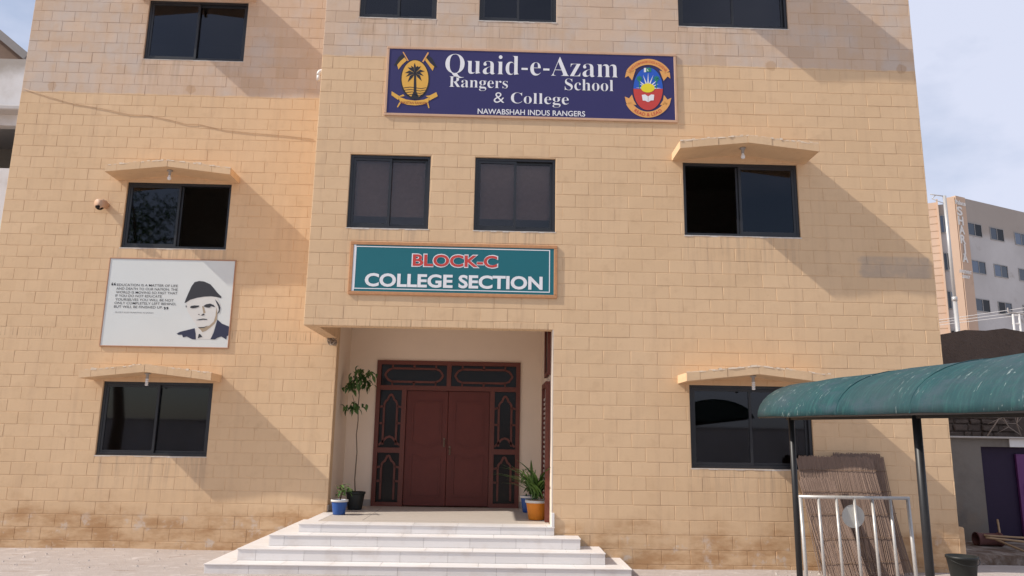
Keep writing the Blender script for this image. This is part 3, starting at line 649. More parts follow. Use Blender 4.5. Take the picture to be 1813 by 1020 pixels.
# ------------------------------------------------------------------ small things on the wall
c = P(181, 364, Y=D - .1); T = thing('security_camera', 'small tan security camera on the block wall left of an open window', 'camera', (c.x, D, c.z))
q = MB(); q.tube([(c.x + .02, D + .005, c.z + .03), (c.x + .01, D - .06, c.z + .03), (c.x - .01, D - .10, c.z + .02)], [.055, .05, .045], 14); obj('mount', q, FRAME_T, T, True)
q = MB(); q.tube([(c.x + .03, D - .06, c.z + .035), (c.x - .01, D - .14, c.z + .015), (c.x - .03, D - .19, c.z)], [.07, .085, .085], 16); obj('housing', q, FRAME_T, T, True)
q = MB(); q.lathe((c.x - .02, D - .14, c.z - .03), [(.07, .0), (.062, -.03), (.035, -.055), (0, -.062)], 16); obj('lens_dome', q, M_BLACKGLASS, T, True)
q = MB(); q.tube([(c.x - .02, D - .1, c.z + .07), (c.x - .0, D - .1, c.z + .11), (c.x + .03, D - .05, c.z + .10), (c.x + .06, D + .002, c.z + .02)], .006, 6); obj('cable', q, M_HOLD, T, True)
c = P(570, 125, Y=.1); M_PVC = simple('white_pvc', (.74, .70, .66), .4)
T = thing('drain_elbow', 'white plastic drain elbow poking from the bay corner near the long sign', 'pipe', (c.x, .1, c.z))
q = MB(); q.tube([(XB + .05, .12, c.z + .0), (XB - .02, .12, c.z), (XB - .05, .12, c.z - .012), (XB - .065, .12, c.z - .04), (XB - .068, .12, c.z - .075)], .036, 14); obj('bend', q, M_PVC, T, True)
q = MB(); q.tube([(XB - .068, .12, c.z - .07), (XB - .068, .12, c.z - .16)], .030, 14); obj('spout', q, M_PVC, T, True)
q = MB(); pts = [(42, 157), (85, 171), (130, 184), (185, 193), (230, 203), (262, 204), (300, 212), (330, 220), (352, 220), (400, 231), (450, 236), (500, 240), (555, 247)]
q.tube([P(u, v, Y=D - .008) for u, v in pts], .0045, 6); tag(obj('wall_cable', q, simple('painted_cable', (.50, .35, .23), .7), smooth=True), 'thin tan painted cable sagging across the left wing below its top window', 'cable')
q = MB()
for i in range(4):
    c = Vector((-3.92, D - .06 - .02 * i, 3.27 + .008 * i)); q.tube([c + Vector((.07 * math.cos(a + i), .03 * math.sin(2 * a + i), (.035 + .008 * i) * math.sin(a) + .02 * math.sin(2 * a))) for a in [2 * math.pi * j / 16 for j in range(17)]], .009, 6, False)
q.tube([(-3.93, D - .13, 3.24), (-3.94, D - .1, 3.34)], .01, 6); tag(obj('cable_coil', q, simple('grey_cable', (.33, .27, .22), .6), smooth=True), 'coil of grey cable hanging under the bay at the left porch corner', 'cable')

# ------------------------------------------------------------------ potted plants
def leaf_mat(name, a, b):
    t = NT(name); oi = t.n.new('ShaderNodeObjectInfo'); c = t.mix(oi.outputs['Random'], a, b); c = t.mix(t.ramp(t.noise(20, 3), .5, .8, 0, .4), c, (.10, .13, .03))
    t.b.inputs['Subsurface Weight'].default_value = 0; return t.done(c, .5, .4)
M_LEAF = leaf_mat('dark_green_leaf', (.03, .075, .018), (.07, .14, .03)); M_BLADE = leaf_mat('fresh_green_blade', (.05, .115, .02), (.10, .19, .04)); M_STEM = simple('thin_brown_stem', (.13, .09, .06), .8); M_SOIL = simple('potting_soil', (.05, .035, .025), .95)
def pot(T, c, r, h, mat, rim, name='pot'):
    q = MB(); q.lathe(c, [(0, .002), (r * .70, .002), (r * .72, .01), (r * .93, h * .86), (r * .93, h * .88), (r, h * .88), (r * 1.01, h), (r * .90, h), (r * .86, h * .9)], 28); p = obj(name, q, mat, T, True)
    if rim: q = MB(); q.lathe(c, [(r * .935, h * .87), (r * 1.025, h * .87), (r * 1.03, h * 1.005), (r * .89, h * 1.005), (r * .88, h * .9)], 28); obj('rim', q, rim, p, True)
    q = MB(); q.lathe(c, [(0, h * .9), (r * .88, h * .9)], 20); obj('soil', q, M_SOIL, p)
def leaf_mesh(name, L_, W, droop, fold=.25, n=4):
    q = MB()
    for i in range(n + 1):
        t_ = i / n; w_ = W * math.sin(math.pi * min(1, t_ * .93 + .05)) ** .8; z = -droop * t_ * t_ * L_; x = L_ * t_ * (1 - .25 * droop * t_)
        q.v += [(x, -w_ / 2, z + fold * w_ * .5), (x, 0, z), (x, w_ / 2, z + fold * w_ * .5)]
    for i in range(n):
        for j in (0, 1): a = i * 3 + j; q.f.append((a, a + 3, a + 4, a + 1))
    return mesh_of(name, q)
def leaves(T, me, spots, mat):
    if not me.materials: me.materials.append(mat)
    for p, az, tilt, sc in spots:
        o = bpy.data.objects.new('leaf', me); COL.objects.link(o); o.parent = T; o.matrix_parent_inverse = Matrix.Translation(-ELOC[T.name])
        o.location = p; o.rotation_euler = (random.uniform(-.5, .5), tilt, az); o.scale = (sc,) * 3
R = random.Random(11)
# tall plant
b = P(628, 902, Z=FL); T = thing('potted_plant', 'tall thin plant with two leaf clusters in a black pot by the porch door', 'plant', b, 'porch plants')
M_BPOT = simple('black_plastic_pot', (.015, .017, .016), .5, .4); pot(T, b, .165, .29, M_BPOT, None)
q = MB(); pts = [P(u, v, Y=b.y) for u, v in ((629, 878), (628, 850), (630, 825), (632, 800), (631, 770), (634, 745), (634, 720), (636, 700), (637, 680))]; q.tube(pts, [.011, .010, .010, .009, .009, .008, .008, .007, .005], 8)
q.tube([pts[6], P(627, 712, Y=b.y - .05), P(624, 700, Y=b.y - .07)], [.006, .005, .004], 6); q.tube([pts[7], P(634, 690, Y=b.y + .05), P(632, 672, Y=b.y + .05)], [.005, .005, .004], 6); obj('stem', q, M_STEM, T, True)
me = leaf_mesh('leaf', .125, .055, .7); sp = []
for (u, v, n_, ru, rv_) in ((640, 662, 52, 19, 13), (627, 681, 34, 17, 10), (650, 676, 26, 11, 12), (626, 720, 34, 17, 10)):
    for i in range(n_): c_ = P(u + R.gauss(0, ru * .45), v + R.gauss(0, rv_ * .45), Y=b.y + R.gauss(0, .07)); sp.append((c_, R.uniform(0, 6.3), R.uniform(-.2, .9), R.uniform(.65, 1.15)))
leaves(T, me, sp, M_LEAF)
# blue pot left
b = P(600, 911, Z=FL); T = thing('potted_plant', 'small leafy plant in a bright blue pot with white rim beside the black pot', 'plant', b, 'porch plants')
M_BLUEPOT = simple('blue_glazed_pot', (.018, .075, .27), .45, .4); M_RIM = simple('white_pot_rim', (.62, .60, .57), .6); pot(T, b, .132, .225, M_BLUEPOT, M_RIM)
q = MB(); 
for i in range(4): q.tube([b + Vector((0, 0, .18)), b + Vector((R.uniform(-.05, .05), R.uniform(-.05, .05), .36)), b + Vector((R.uniform(-.1, .1), R.uniform(-.1, .1), .44))], [.006, .005, .003], 5)
obj('stem', q, M_STEM, T, True); me = leaf_mesh('leaf', .11, .035, .5)
leaves(T, me, [(b + Vector((R.gauss(.02, .05), R.gauss(0, .05), R.uniform(.30, .46))), R.uniform(0, 6.3), R.uniform(-.7, .6), R.uniform(.7, 1.2)) for i in range(30)], M_BLADE)
# orange pot
b = P(950, 920, Z=FL); T = thing('potted_plant', 'bushy long bladed plant in an orange pot with pale rim', 'plant', b, 'porch plants')
M_ORPOT = simple('orange_painted_pot', (.62, .20, .012), .5, .4); pot(T, b, .175, .29, M_ORPOT, M_RIM)
me = leaf_mesh('leaf', .55, .035, .75, .3, 7)
leaves(T, me, [(b + Vector((R.gauss(0, .04), R.gauss(0, .04), .27 + R.uniform(0, .12))), R.uniform(0, 6.3), -R.uniform(1.12, 1.55), R.uniform(.7, 1.35)) for i in range(64)], M_BLADE)
b = P(937, 908, Z=FL) + Vector((0, .1, 0)); T = thing('potted_plant', 'leafy plant in a blue pot half hidden behind the orange pot', 'plant', b, 'porch plants'); pot(T, b, .15, .27, M_BLUEPOT, M_RIM)
me = leaf_mesh('leaf', .16, .05, .6); leaves(T, me, [(b + Vector((R.gauss(-.02, .06), R.gauss(0, .06), R.uniform(.3, .72))), R.uniform(0, 6.3), R.uniform(-.8, .6), R.uniform(.6, 1.1)) for i in range(30)], M_BLADE)
q = MB(); q.tube([b + Vector((0, 0, .24)), b + Vector((-.03, 0, .68))], [.007, .004], 5); obj('stem', q, M_STEM, T)
b = P(932, 900, Z=FL) + Vector((0, .35, 0)); T = thing('potted_plant', 'little terracotta pot with white band standing behind the blue pot at the right', 'plant', b, 'porch plants'); pot(T, b, .10, .30, simple('terracotta', (.30, .09, .04), .8), M_RIM)

# ------------------------------------------------------------------ canopy, gate, mats, bucket
def canopy_mat():
    t = NT('weathered_teal_fibreglass'); n = t.noise(3, 6, .65); s_ = t.noise(2, 5, .7, sc=(3, 1.2, 3)); sp = t.noise(30, 3, .6, sc=(.35, 1, .35)); st = t.noise(9, 5, .6, sc=(.6, 3.2, .6))
    c = t.mix(n, (.010, .042, .052), (.022, .080, .090)); c = t.mix(t.ramp(st, .45, .68, 0, .7), c, (.028, .105, .105)); c = t.mix(t.ramp(s_, .45, .68, 0, .75), c, (.042, .075, .098))
    c = t.mix(t.math('MULTIPLY', t.ramp(sp, .62, .68, 0, .8), t.ramp(t.noise(1.1, 3), .42, .6)), c, (.36, .43, .42)); c = t.mix(t.ramp(t.noise(.8, 5, .6), .4, .7, 0, .4), c, (.055, .078, .086)); t.bump(t.math('ADD', n, t.math('MULTIPLY', st, .4)), .25, .02); return t.done(c, .7, .2)
XE, ZE = 1.97, 2.05; CY0, CY1 = -2.0, -9.5
T = thing('canopy', 'weathered teal barrel shaped walkway canopy on black posts in front of the right wing', 'canopy', (2.3, -2.2, 0)); q = MB(); NA, seg = 18, 15
sl = lambda y: .017 * (y + 2.0)
for j in range(seg + 1):
    y = CY0 + (CY1 - CY0) * j / seg
    for th_ in (0, .02):
        for i in range(NA + 1):
            a = math.pi * (i / NA) * .92; a_, b_ = .72 - th_, .43 - th_; wv = .006 * math.sin(j * 2.1 + i * .4)
            q.v.append((XE + .72 - a_ * math.cos(a), y, ZE + sl(y) + b_ * math.sin(a) + wv))
w_ = NA + 1
for j in range(seg):
    for i in range(NA):
        a, b = j * 2 * w_ + i, (j + 1) * 2 * w_ + i; q.f.append((a, b, b + 1, a + 1)); q.f.append((a + w_, a + w_ + 1, b + w_ + 1, b + w_))
    a, b = j * 2 * w_, (j + 1) * 2 * w_; q.f.append((a, a + w_, b + w_, b))
for j in (0, seg):
    for i in range(NA): a = j * 2 * w_ + i; q.f.append((a, a + 1, a + 1 + w_, a + w_))
M_CAN = canopy_mat(); sh = obj('roof_sheet', q, M_CAN, T, True)
for y in (-4.1, -5.35):
    q = MB(); q.tube([(XE + .72 - .7215 * math.cos(math.pi * i / NA * .92), y, ZE + sl(y) + .4315 * math.sin(math.pi * i / NA * .92)) for i in range(NA + 1)], .004, 5); obj('sheet_seam', q, M_CAN, sh)
M_POST = simple('black_painted_steel', (.014, .014, .016), .45, .5, var=.3)
for y in (-2.2, -4.85, -7.5):
    q = MB(); q.tube([(2.3, y, -.1), (2.3, y, ZE + .3)], .034, 14); q.tube([(2.3, y, .0), (2.3, y, .012)], .09, 12); obj('post', q, M_POST, T, True)
    q = MB(); q.tube([(2.3 + (XE + .72 - 2.3) * 0, y, ZE + .02), (XE + .05, y, ZE + .03)], .018, 8); q.tube([(2.3, y, ZE - .02), (XE + 1.3, y, ZE + .1)], .02, 8)
    obj('bracket', q, M_POST, T, True)
q = MB(); q.box(2.28, 2.32, CY1, CY0 - .1, ZE - .03, ZE + .01); 
for i, v in enumerate(q.v): q.v[i] = (v[0], v[1], v[2] + sl(v[1]))
obj('beam', q, M_POST, T)
q = MB(); q.tube([(XE + .012, CY0 - .02, ZE - .003), (XE + .012, CY1, ZE + sl(CY1) - .003)], .011, 6); obj('edge_rail', q, M_POST, T, True)

M_GALV = simple('silver_painted_steel', (.50, .48, .46), .4, .5, .35, var=.2, scale=25)
GY = -2.55; g0 = P(1417, 880, Y=GY); g1 = P(1607, 882, Y=GY); T = thing('barrier_gate', 'silver steel barred gate panel with a round plate leaning before the reed mats', 'gate', ((g0.x + g1.x) / 2, GY, 0))
zt = (g0.z + g1.z) / 2; zb = .12; ln = .06
GP = lambda x, z: (x, GY - ln * (1 - z / zt), z)
for z in (zt, zb): q = MB(); q.tube([GP(g0.x - .018, z), GP(g1.x + .018, z)], .019, 8); obj('rail', q, M_GALV, T, True)
for i in range(7):
    x = g0.x + (g1.x - g0.x) * i / 6; q = MB(); q.tube([GP(x, zb - (.1 if i in (0, 6) else 0)), GP(x, zt)], .017 if i not in (0, 6) else .021, 8); obj('bar', q, M_GALV, T, True)
c = P(1514, 915, Y=GY - .03); q = MB(); nn = Vector((0, -1, -.05)).normalized(); cc = Vector(GP(c.x, c.z)) - nn * .028
q.tube([cc, cc + nn * .006], .125, 32); obj('round_plate', q, simple('grey_white_plate', (.52, .52, .50), .55), T)

M_REED = NT('dry_reed'); t = M_REED; n = t.noise(2, 5, .6, sc=(45, 1, 1.0)); n2 = t.noise(5, 5, .6); c_ = t.mix(n, (.17, .118, .094), (.33, .235, .185)); M_REED = t.done(t.mix(t.ramp(n2, .5, .8, 0, .5), c_, (.17, .115, .085)), .9, .15)
M_TWINE = simple('binding_twine', (.20, .13, .085), .9)
def mat_sheet(label, ul, ur, vtop, yt, yb_, seed, skew):
    rr = random.Random(seed); a = P(ul, vtop, Y=yt); b = P(ur, vtop, Y=yt); zt_ = (a.z + b.z) / 2; T = thing('reed_mat', label, 'reed mat', ((a.x + b.x) / 2, yb_, 0), 'reed mats leaning on the right wing')
    q = MB(); x = a.x
    while x < b.x:
        w_ = rr.uniform(.006, .012); z1 = zt_ + rr.uniform(-.018, .012) - (.04 if x > b.x - .04 or x < a.x + .03 else 0); z0 = rr.uniform(0, .05); o = rr.uniform(-.003, .003); tl = rr.gauss(0, .003)
        n_ = 6; pts = []
        for i in range(n_ + 1): s_ = i / n_; z = z0 + (z1 - z0) * s_; pts.append((x + skew * (1 - s_) + tl * (1 - s_) * 3 + .012 * math.sin(s_ * 5 + x * 9), yb_ + (yt - yb_) * (z / zt_) + o + .03 * math.sin(s_ * 3.1) * math.sin(x * 6), z))
        q.tube(pts, w_ * .5, 4, False); x += w_ * .72
    o = obj('reeds', q, M_REED, T); o['kind'] = 'stuff'
    for z in (.2, .5, .8, 1.1, 1.38):
        if z > zt_ - .05: continue
        s_ = z / zt_; q = MB(); q.tube([(a.x + skew * (1 - s_) + (b.x - a.x) * i / 12, yb_ + (yt - yb_) * s_ - .016 + .03 * math.sin(s_ * 3.1) * math.sin((a.x + (b.x - a.x) * i / 12) * 6), z + rr.uniform(-.008, .008)) for i in range(13)], .0035, 4); obj('binding', q, M_TWINE, T)
mat_sheet('wide brown reed mat leaning on the wall behind the barred gate', 1408, 1545, 808, -.16, -.55, 1, .10)
mat_sheet('narrower brown reed mat in front, its lower edge spread to the left', 1412, 1478, 846, -.36, -.80, 2, .16)
mat_sheet('rear reed mat with its right edge showing past the others', 1470, 1562, 803, -.05, -.38, 3, .12)

b = P(1707, 1030, Z=0); b.z = gz(b.x, b.y); T = thing('bucket', 'black plastic bucket on the ground at the right building corner', 'bucket', b)
r_ = .19; q = MB(); q.lathe(b, [(0, .01), (r_ * .78, .01), (r_ * .8, .03), (r_ * .97, .27), (r_ * 1.04, .275), (r_ * 1.04, .305), (r_ * .95, .305), (r_ * .76, .03), (0, .03)], 28); obj('pail', q, M_BPOT, T, True)
q = MB(); q.tube([b + Vector((r_ * 1.02 * math.cos(a), -.03 - .17 * math.sin(a), .28 - .08 * math.sin(a))) for a in [math.pi * i / 12 for i in range(13)]], .005, 6); obj('handle', q, M_BPOT, T, True)

# ------------------------------------------------------------------ right background
YO = 2.4; M_WHITEW = NT('stained_shaded_whitewash'); t = M_WHITEW; n = t.noise(1.3, 6, .6); c_ = t.mix(t.ramp(n, .4, .75), (.20, .18, .16), (.13, .112, .098)); x_, y_, z_ = t.xyz(); c_ = t.mix(t.math('MULTIPLY', t.ramp(z_, 1.0, .5), t.ramp(t.noise(3, 5), .35, .6)), c_, (.20, .165, .135)); t.bump(t.noise(9, 5), .4, .02); M_WHITEW = t.done(c_, .9, .15)  # whitewash base colour holds dirt plus the shade of school and canopy
zt = P(1720, 776, Y=YO).z; xd = P(1743, 860, Y=YO).x; zd = P(1745, 791, Y=YO).z
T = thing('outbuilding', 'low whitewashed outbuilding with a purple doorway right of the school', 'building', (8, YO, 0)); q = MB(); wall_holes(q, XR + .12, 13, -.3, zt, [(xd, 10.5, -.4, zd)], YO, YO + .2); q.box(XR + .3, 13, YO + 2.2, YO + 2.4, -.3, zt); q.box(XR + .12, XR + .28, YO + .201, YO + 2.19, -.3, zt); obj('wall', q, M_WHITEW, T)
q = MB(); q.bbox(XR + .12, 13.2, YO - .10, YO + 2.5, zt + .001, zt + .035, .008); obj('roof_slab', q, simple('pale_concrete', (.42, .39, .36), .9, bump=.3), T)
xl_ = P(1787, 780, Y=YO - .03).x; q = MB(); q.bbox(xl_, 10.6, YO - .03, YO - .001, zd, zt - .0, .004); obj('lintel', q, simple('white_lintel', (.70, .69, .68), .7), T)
q = MB(); q.box(xd, 10.5, YO + .12, YO + .16, -.1, zd); obj('purple_panel', q, simple('shaded_purple_paint', (.018, .008, .032), .6), T)  # purple here and magenta on the leaf are darkened to carry shade
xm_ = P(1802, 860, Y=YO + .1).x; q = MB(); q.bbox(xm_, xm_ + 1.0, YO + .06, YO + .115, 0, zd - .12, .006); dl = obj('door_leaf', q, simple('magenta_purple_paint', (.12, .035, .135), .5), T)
q = MB(); q.tube([(xm_ + .1, YO + .05, .9), (xm_ + .1, YO + .03, .95), (xm_ + .1, YO + .03, 1.05), (xm_ + .1, YO + .05, 1.1)], .009, 6); obj('handle', q, M_GALV, dl)
# rubble retaining wall
def stone_mat():
    t = NT('dark_rubble_stone'); n = t.noise(1.1, 6, .65); g = t.noise(7, 6, .7); c = t.mix(n, (.085, .062, .052), (.16, .12, .098)); c = t.mix(t.ramp(g, .55, .75, 0, .6), c, (.055, .042, .036)); t.bump(t.math('ADD', n, g), .8, .06); return t.done(c, .95, .1)
YR = 5.4; M_STONE = stone_mat(); T = thing('retaining_wall', 'tall dark brown stone wall with ragged top behind the whitewashed outbuilding', 'wall', (10, YR, 0)); q = MB(); rr = random.Random(5); xs = [XR + .25 + i * .45 for i in range(26)]
tz = [P(1668, 606, Y=YR).z + (P(1813, 588, Y=YR).z - P(1668, 606, Y=YR).z) * min(1.6, i / 9) + rr.uniform(-.07, .06) for i in range(26)]
for i in range(25):
    a, b = xs[i], xs[i + 1]; z1, z2 = tz[i], tz[i + 1] ; q.add([(a, YR, -.2), (b, YR, -.2), (b, YR, z2), (a, YR, z1), (a, YR + .5, -.2), (b, YR + .5, -.2), (b, YR + .5, z2), (a, YR + .5, z1)], [(0, 1, 2, 3), (3, 2, 6, 7), (5, 4, 7, 6)])
obj('wall_core', q, M_STONE, T)
z = 1.8
while z < 2.75:                                            # stones that show between canopy and outbuilding
    h = rr.uniform(.10, .17); x = XR + .3 + rr.uniform(0, .2)
    while x < 10:
        w_ = rr.uniform(.16, .42); q = MB(); o_ = rr.uniform(.02, .075); q.bbox(x + .01, x + w_ - .01, YR - o_, YR + .05, z + .008, z + h - .008, .018)
        for i, v in enumerate(q.v): q.v[i] = (v[0] + rr.uniform(-.012, .012), v[1] + rr.uniform(-.01, .01), v[2] + rr.uniform(-.012, .012))
        obj('stone', q, M_STONE, T); x += w_
    z += h
rr = random.Random(8); M_TWIG = simple('dry_twig', (.33, .26, .21), .9)
for lab, pts in (('pale dry branch arching across the stone wall by the right frame edge', [(1748, 772), (1768, 742), (1790, 735), (1830, 742)]), ('thin dry twig drooping over the outbuilding roof', [(1776, 738), (1786, 756), (1808, 771)]), ('upright dry twig against the stone wall, nearest the frame edge', [(1808, 772), (1800, 750), (1806, 722)])):
    q = MB(); q.tube([P(u, v, Y=YO + 1.2) for u, v in pts], [.014, .010, .008, .005][:len(pts)], 5); p0 = P(*pts[1], Y=YO + 1.2)
    for i in range(4): q.tube([p0, p0 + Vector((rr.uniform(-.3, .3), rr.uniform(-.1, .1), rr.uniform(-.15, .25)))], [.006, .003], 4)
    tag(obj('dry_branch', q, M_TWIG, smooth=True), lab, 'branch', 'dry branches by the outbuilding')
# ledge, clay pipe, poles
q = MB(); rr = random.Random(2)
n_ = 16
for i in range(n_ + 1):
    x = XR + .15 + i * .5; q.v += [(x, .9 + rr.uniform(-.08, .08), -.1), (x, .95 + rr.uniform(-.08, .08), .09 + rr.uniform(-.02, .02)), (x, YO - .001, .12)]
for i in range(n_): a = i * 3; q.f += [(a, a + 3, a + 4, a + 1), (a + 1, a + 4, a + 5, a + 2)]
M_LEDGE = NT('broken_concrete'); t = M_LEDGE; n = t.noise(3, 6, .65); t.bump(t.math('ADD', n, t.noise(14, 5)), .7, .04); M_LEDGE = t.done(t.mix(t.ramp(n, .4, .7), (.15, .105, .08), (.36, .31, .27)), .95, .1)
struct(obj('ledge', q, M_LEDGE))
q = MB(); a = P(1728, 958, Y=1.9); b = P(1772, 962, Y=1.9); a.z = b.z = .11 + .105; dv = (b - a).normalized()
for r0 in ((.125, .0), ): q.tube([a, a + dv * .03, a + dv * .035, b - dv * .035, b - dv * .03, b], [.115, .115, .10, .10, .115, .115], 20, False); q.tube([b - dv * .001, a + dv * .001], .085, 20, False)
tag(obj('clay_pipe', q, simple('dusty_red_clay', (.13, .055, .048), .85), smooth=True), 'short dusty red clay pipe lying below the purple doorway', 'pipe')
for lab, u0, v0, u1, v1, y0, y1 in (('long pale bamboo pole lying lowest of the bundle by the purple doorway', 1745, 952, 1840, 962, 1.5, 1.3), ('bamboo pole crossing the bundle at a steeper tilt', 1738, 945, 1835, 985, 1.9, 1.2), ('bamboo pole topmost in the bundle by the purple doorway', 1742, 948, 1850, 955, 1.8, 1.6), ('short stick propped upright against the purple doorway', 1774, 968, 1766, 920, 2.0, 2.3)):
    q = MB(); a, b = P(u0, v0, Y=y0), P(u1, v1, Y=y1); q.tube([a + (b - a) * (i / 8) for i in range(9)], [.016 + (.003 if i % 2 else 0) for i in range(9)], 8); tag(obj('bamboo_pole', q, simple('dry_bamboo', (.36, .24, .14), .6), smooth=True), lab, 'pole', 'poles by the purple doorway')

# apartment block ------------------------------------------------------
DA = 47.0; c0 = P(1689, 347, Y=DA); AZ = c0.z; cr_ = P(1813, 376, Z=AZ); cl_ = P(1645, 352, Z=AZ)
ur = Vector((cr_.x - c0.x, cr_.y - c0.y, 0)).normalized(); ul = Vector((cl_.x - c0.x, cl_.y - c0.y, 0)); wl = ul.length + 2.5; ul = ul.normalized(); c0 = Vector((c0.x, c0.y, 0))
T = thing('apartment_building', 'grey and tan apartment building with vertical lettering beyond the right wall', 'building', c0)
def stain_mat(name, a, b, c):
    t = NT(name); n = t.noise(.18, 6, .6); g = t.noise(.6, 6, .65); x_, y_, z_ = t.xyz(); col = t.mix(t.ramp(n, .35, .7), a, b); col = t.mix(t.ramp(g, .58, .75, 0, .7), col, c); return t, col, z_
t, col, z_ = stain_mat('stained_grey_render', (.46, .44, .43), (.54, .52, .51), (.30, .265, .24)); col = t.mix(t.math('MULTIPLY', t.ramp(t.math('ADD', z_, t.math('MULTIPLY', t.noise(.5, 4), 1.2)), AZ - 2.6, AZ - 1.9), .75), col, (.34, .285, .24)); M_GREY = t.done(col, .95, .1)
t, col, z_ = stain_mat('tan_render', (.52, .37, .275), (.58, .43, .325), (.40, .28, .20)); M_TANR = t.done(col, .95, .1)
nR = Vector((ur.y, -ur.x, 0)); nL = Vector((-ul.y, ul.x, 0))
if nR.dot(Vector((-1, -2, 0))) < 0 and nR.y > 0: nR = -nR
if nL.y > 0 and nL.x > 0: nL = -nL
def slab(mb, base, along, nrm, s0, s1, z0, z1, out, inn=.0):
    A = base + along * s0; Bp = base + along * s1; vs = []
    for p in (A, Bp): 
        for o_ in (out, -inn):
            for z in (z0, z1): q_ = p + nrm * o_; vs.append((q_.x, q_.y, z))
    mb.add(vs, [(0, 4, 5, 1), (2, 3, 7, 6), (0, 1, 3, 2), (4, 6, 7, 5), (1, 5, 7, 3), (0, 2, 6, 4)])
def hit_plane(u, v, base, nrm):
    d = AR * ((u - 906.5) / FPX) + AU * ((510 - v) / FPX) + AF; return CAM + d * ((base - CAM).dot(nrm) / d.dot(nrm))
LR = 30.0; TW = (hit_plane(1711, 400, c0, nR) - c0).dot(ur); hp = lambda u: (hit_plane(u, 450, c0, nL) - c0).dot(ul); q = MB(); slab(q, c0, ur, nR, TW, LR, 0, AZ, .0, .3); slab(q, c0, ul, nL, 0.0, wl, 0, AZ - .6, -.02, .3); bk = c0 + ur * LR + ul * wl
q.add([tuple(c0 + ur * 3 + Vector((0, 0, AZ - .3))), tuple(c0 + ur * LR + Vector((0, 0, AZ - .3))), tuple(bk + Vector((0, 0, AZ - .3))), tuple(c0 + ul * wl + Vector((0, 0, AZ - .3)))], [(0, 1, 2, 3)])
obj('wall', q, M_GREY, T)
q = MB(); slab(q, c0, ur, nR, 0, TW, 0, AZ, .12, .4); obj('tan_panel', q, M_TANR, T)
q = MB(); slab(q, c0, ul, nL, .0, hp(1683), 0, AZ - .1, .10, .3); slab(q, c0, ul, nL, hp(1668), wl, 0, AZ - .4, .10, .3); obj('tan_side', q, M_TANR, T)
q = MB(); slab(q, c0, ul, nL, hp(1669), hp(1666), 0, AZ - .2, .35, .0); obj('downpipe_shaft', q, M_TANR, T)
q = MB()
for z_c in [AZ - 1.0 - i * .62 for i in range(22)]: slab(q, c0, ul, nL, hp(1665), wl, z_c, z_c + .05, .115, .0)
obj('course_line', q, M_MORTAR, T)
M_AG2 = NT('far_blue_glass').done((.10, .13, .19), .2, .5); M_AG = NT('far_window_glass').done((.045, .055, .075), .15, .5); M_AF = simple('far_window_frame', (.30, .29, .28), .6)
sR = lambda u, v, z: (P(u, v, Z=z) - c0)
def wfar(base, along, nrm, s0, s1, z0, z1):
    g = MB(); slab(g, base, along, nrm, s0, s1, z0, z1, .012, .0); wo = obj('window', g, M_AG, T); hs = random.choice((0, 1)); g = MB(); slab(g, base, along, nrm, s0 + (s1 - s0) * .5 * hs, s0 + (s1 - s0) * (.5 + .5 * hs), z0, z1, .02, .0); obj('pane', g, random.choice((M_BLACKGLASS, M_AG2)), wo); f = MB(); w_ = .07
    slab(f, base, along, nrm, s0 - .06, s0, z0 - .06, z1 + .06, .05); slab(f, base, along, nrm, s1, s1 + .06, z0 - .06, z1 + .06, .05); slab(f, base, along, nrm, s0, s1, z0 - .06, z0, .05); slab(f, base, along, nrm, s0, s1, z1, z1 + .06, .05); slab(f, base, along, nrm, (s0 + s1) / 2 - .03, (s0 + s1) / 2 + .03, z0, z1, .045); obj('frame', f, M_AF, wo)
cols = []
for ua, ub, va in ((1713, 1736, 400), (1753, 1775, 410)):
    p0, p1 = hit_plane(ua, va, c0, nR), hit_plane(ub, va, c0, nR); cols.append(((p0 - c0).dot(ur), (p1 - c0).dot(ur)))
pitch = cols[1][0] - cols[0][0]; wdt = cols[0][1] - cols[0][0]
zw = [(hit_plane(1725, 417, c0, nR).z, hit_plane(1725, 397, c0, nR).z), (hit_plane(1730, 483, c0, nR).z, hit_plane(1730, 463, c0, nR).z), (hit_plane(1740, 551, c0, nR).z, hit_plane(1740, 531, c0, nR).z)]
zw.append((zw[2][0] - (zw[1][0] - zw[2][0]), zw[2][1] - (zw[1][1] - zw[2][1])))
for z0, z1 in zw:
    for i in range(4):
        s0 = cols[0][0] + pitch * i + (.4 if i > 1 else 0)
        if s0 + wdt < LR - 1: wfar(c0, ur, nR, s0, s0 + wdt, z0, z1)
    wfar(c0 + nL * .02, ul, nL, hp(1682), hp(1671), z0 + .1, z1 + .5)
# vertical lettering on the tan panel
cap_far = lambda v: hit_plane(1703, v, c0 + nR * .12, nR)
def far_text(body, uc, vt, vb, wpx, off=.03):
    vs, fs = text_mesh(body, off); pt, pb = hit_plane(uc, vt, c0 + nR * .13, nR), hit_plane(uc, vb, c0 + nR * .13, nR); h = pt.z - pb.z; pl_, pr_ = hit_plane(uc - wpx / 2, vb, c0 + nR * .13, nR), hit_plane(uc + wpx / 2, vb, c0 + nR * .13, nR)
    xa, xb = min(v[0] for v in vs), max(v[0] for v in vs); wd_ = (pr_ - pl_).length; q = MB(); n0 = len(vs); out = []
    for o_ in (0, .05):
        for v in vs: s_ = (v[0] - xa) / (xb - xa) * wd_; p_ = pl_ + ur * s_; out.append((p_.x + nR.x * o_, p_.y + nR.y * o_, pb.z + v[1] / caph(False) * h))
    q.add(out, [tuple(i + n0 for i in f) for f in fs] + list(fs)); obj('lettering', q, M_LET, T)
M_LET = simple('pale_raised_letters', (.74, .71, .67), .7)
for i, ch in enumerate('SHARJA'):
    v = (374, 391, 407, 424, 440, 457)[i]; far_text(ch, 1699 + i * 2.0, v - 7, v + 7, 9 if ch != 'J' else 5)
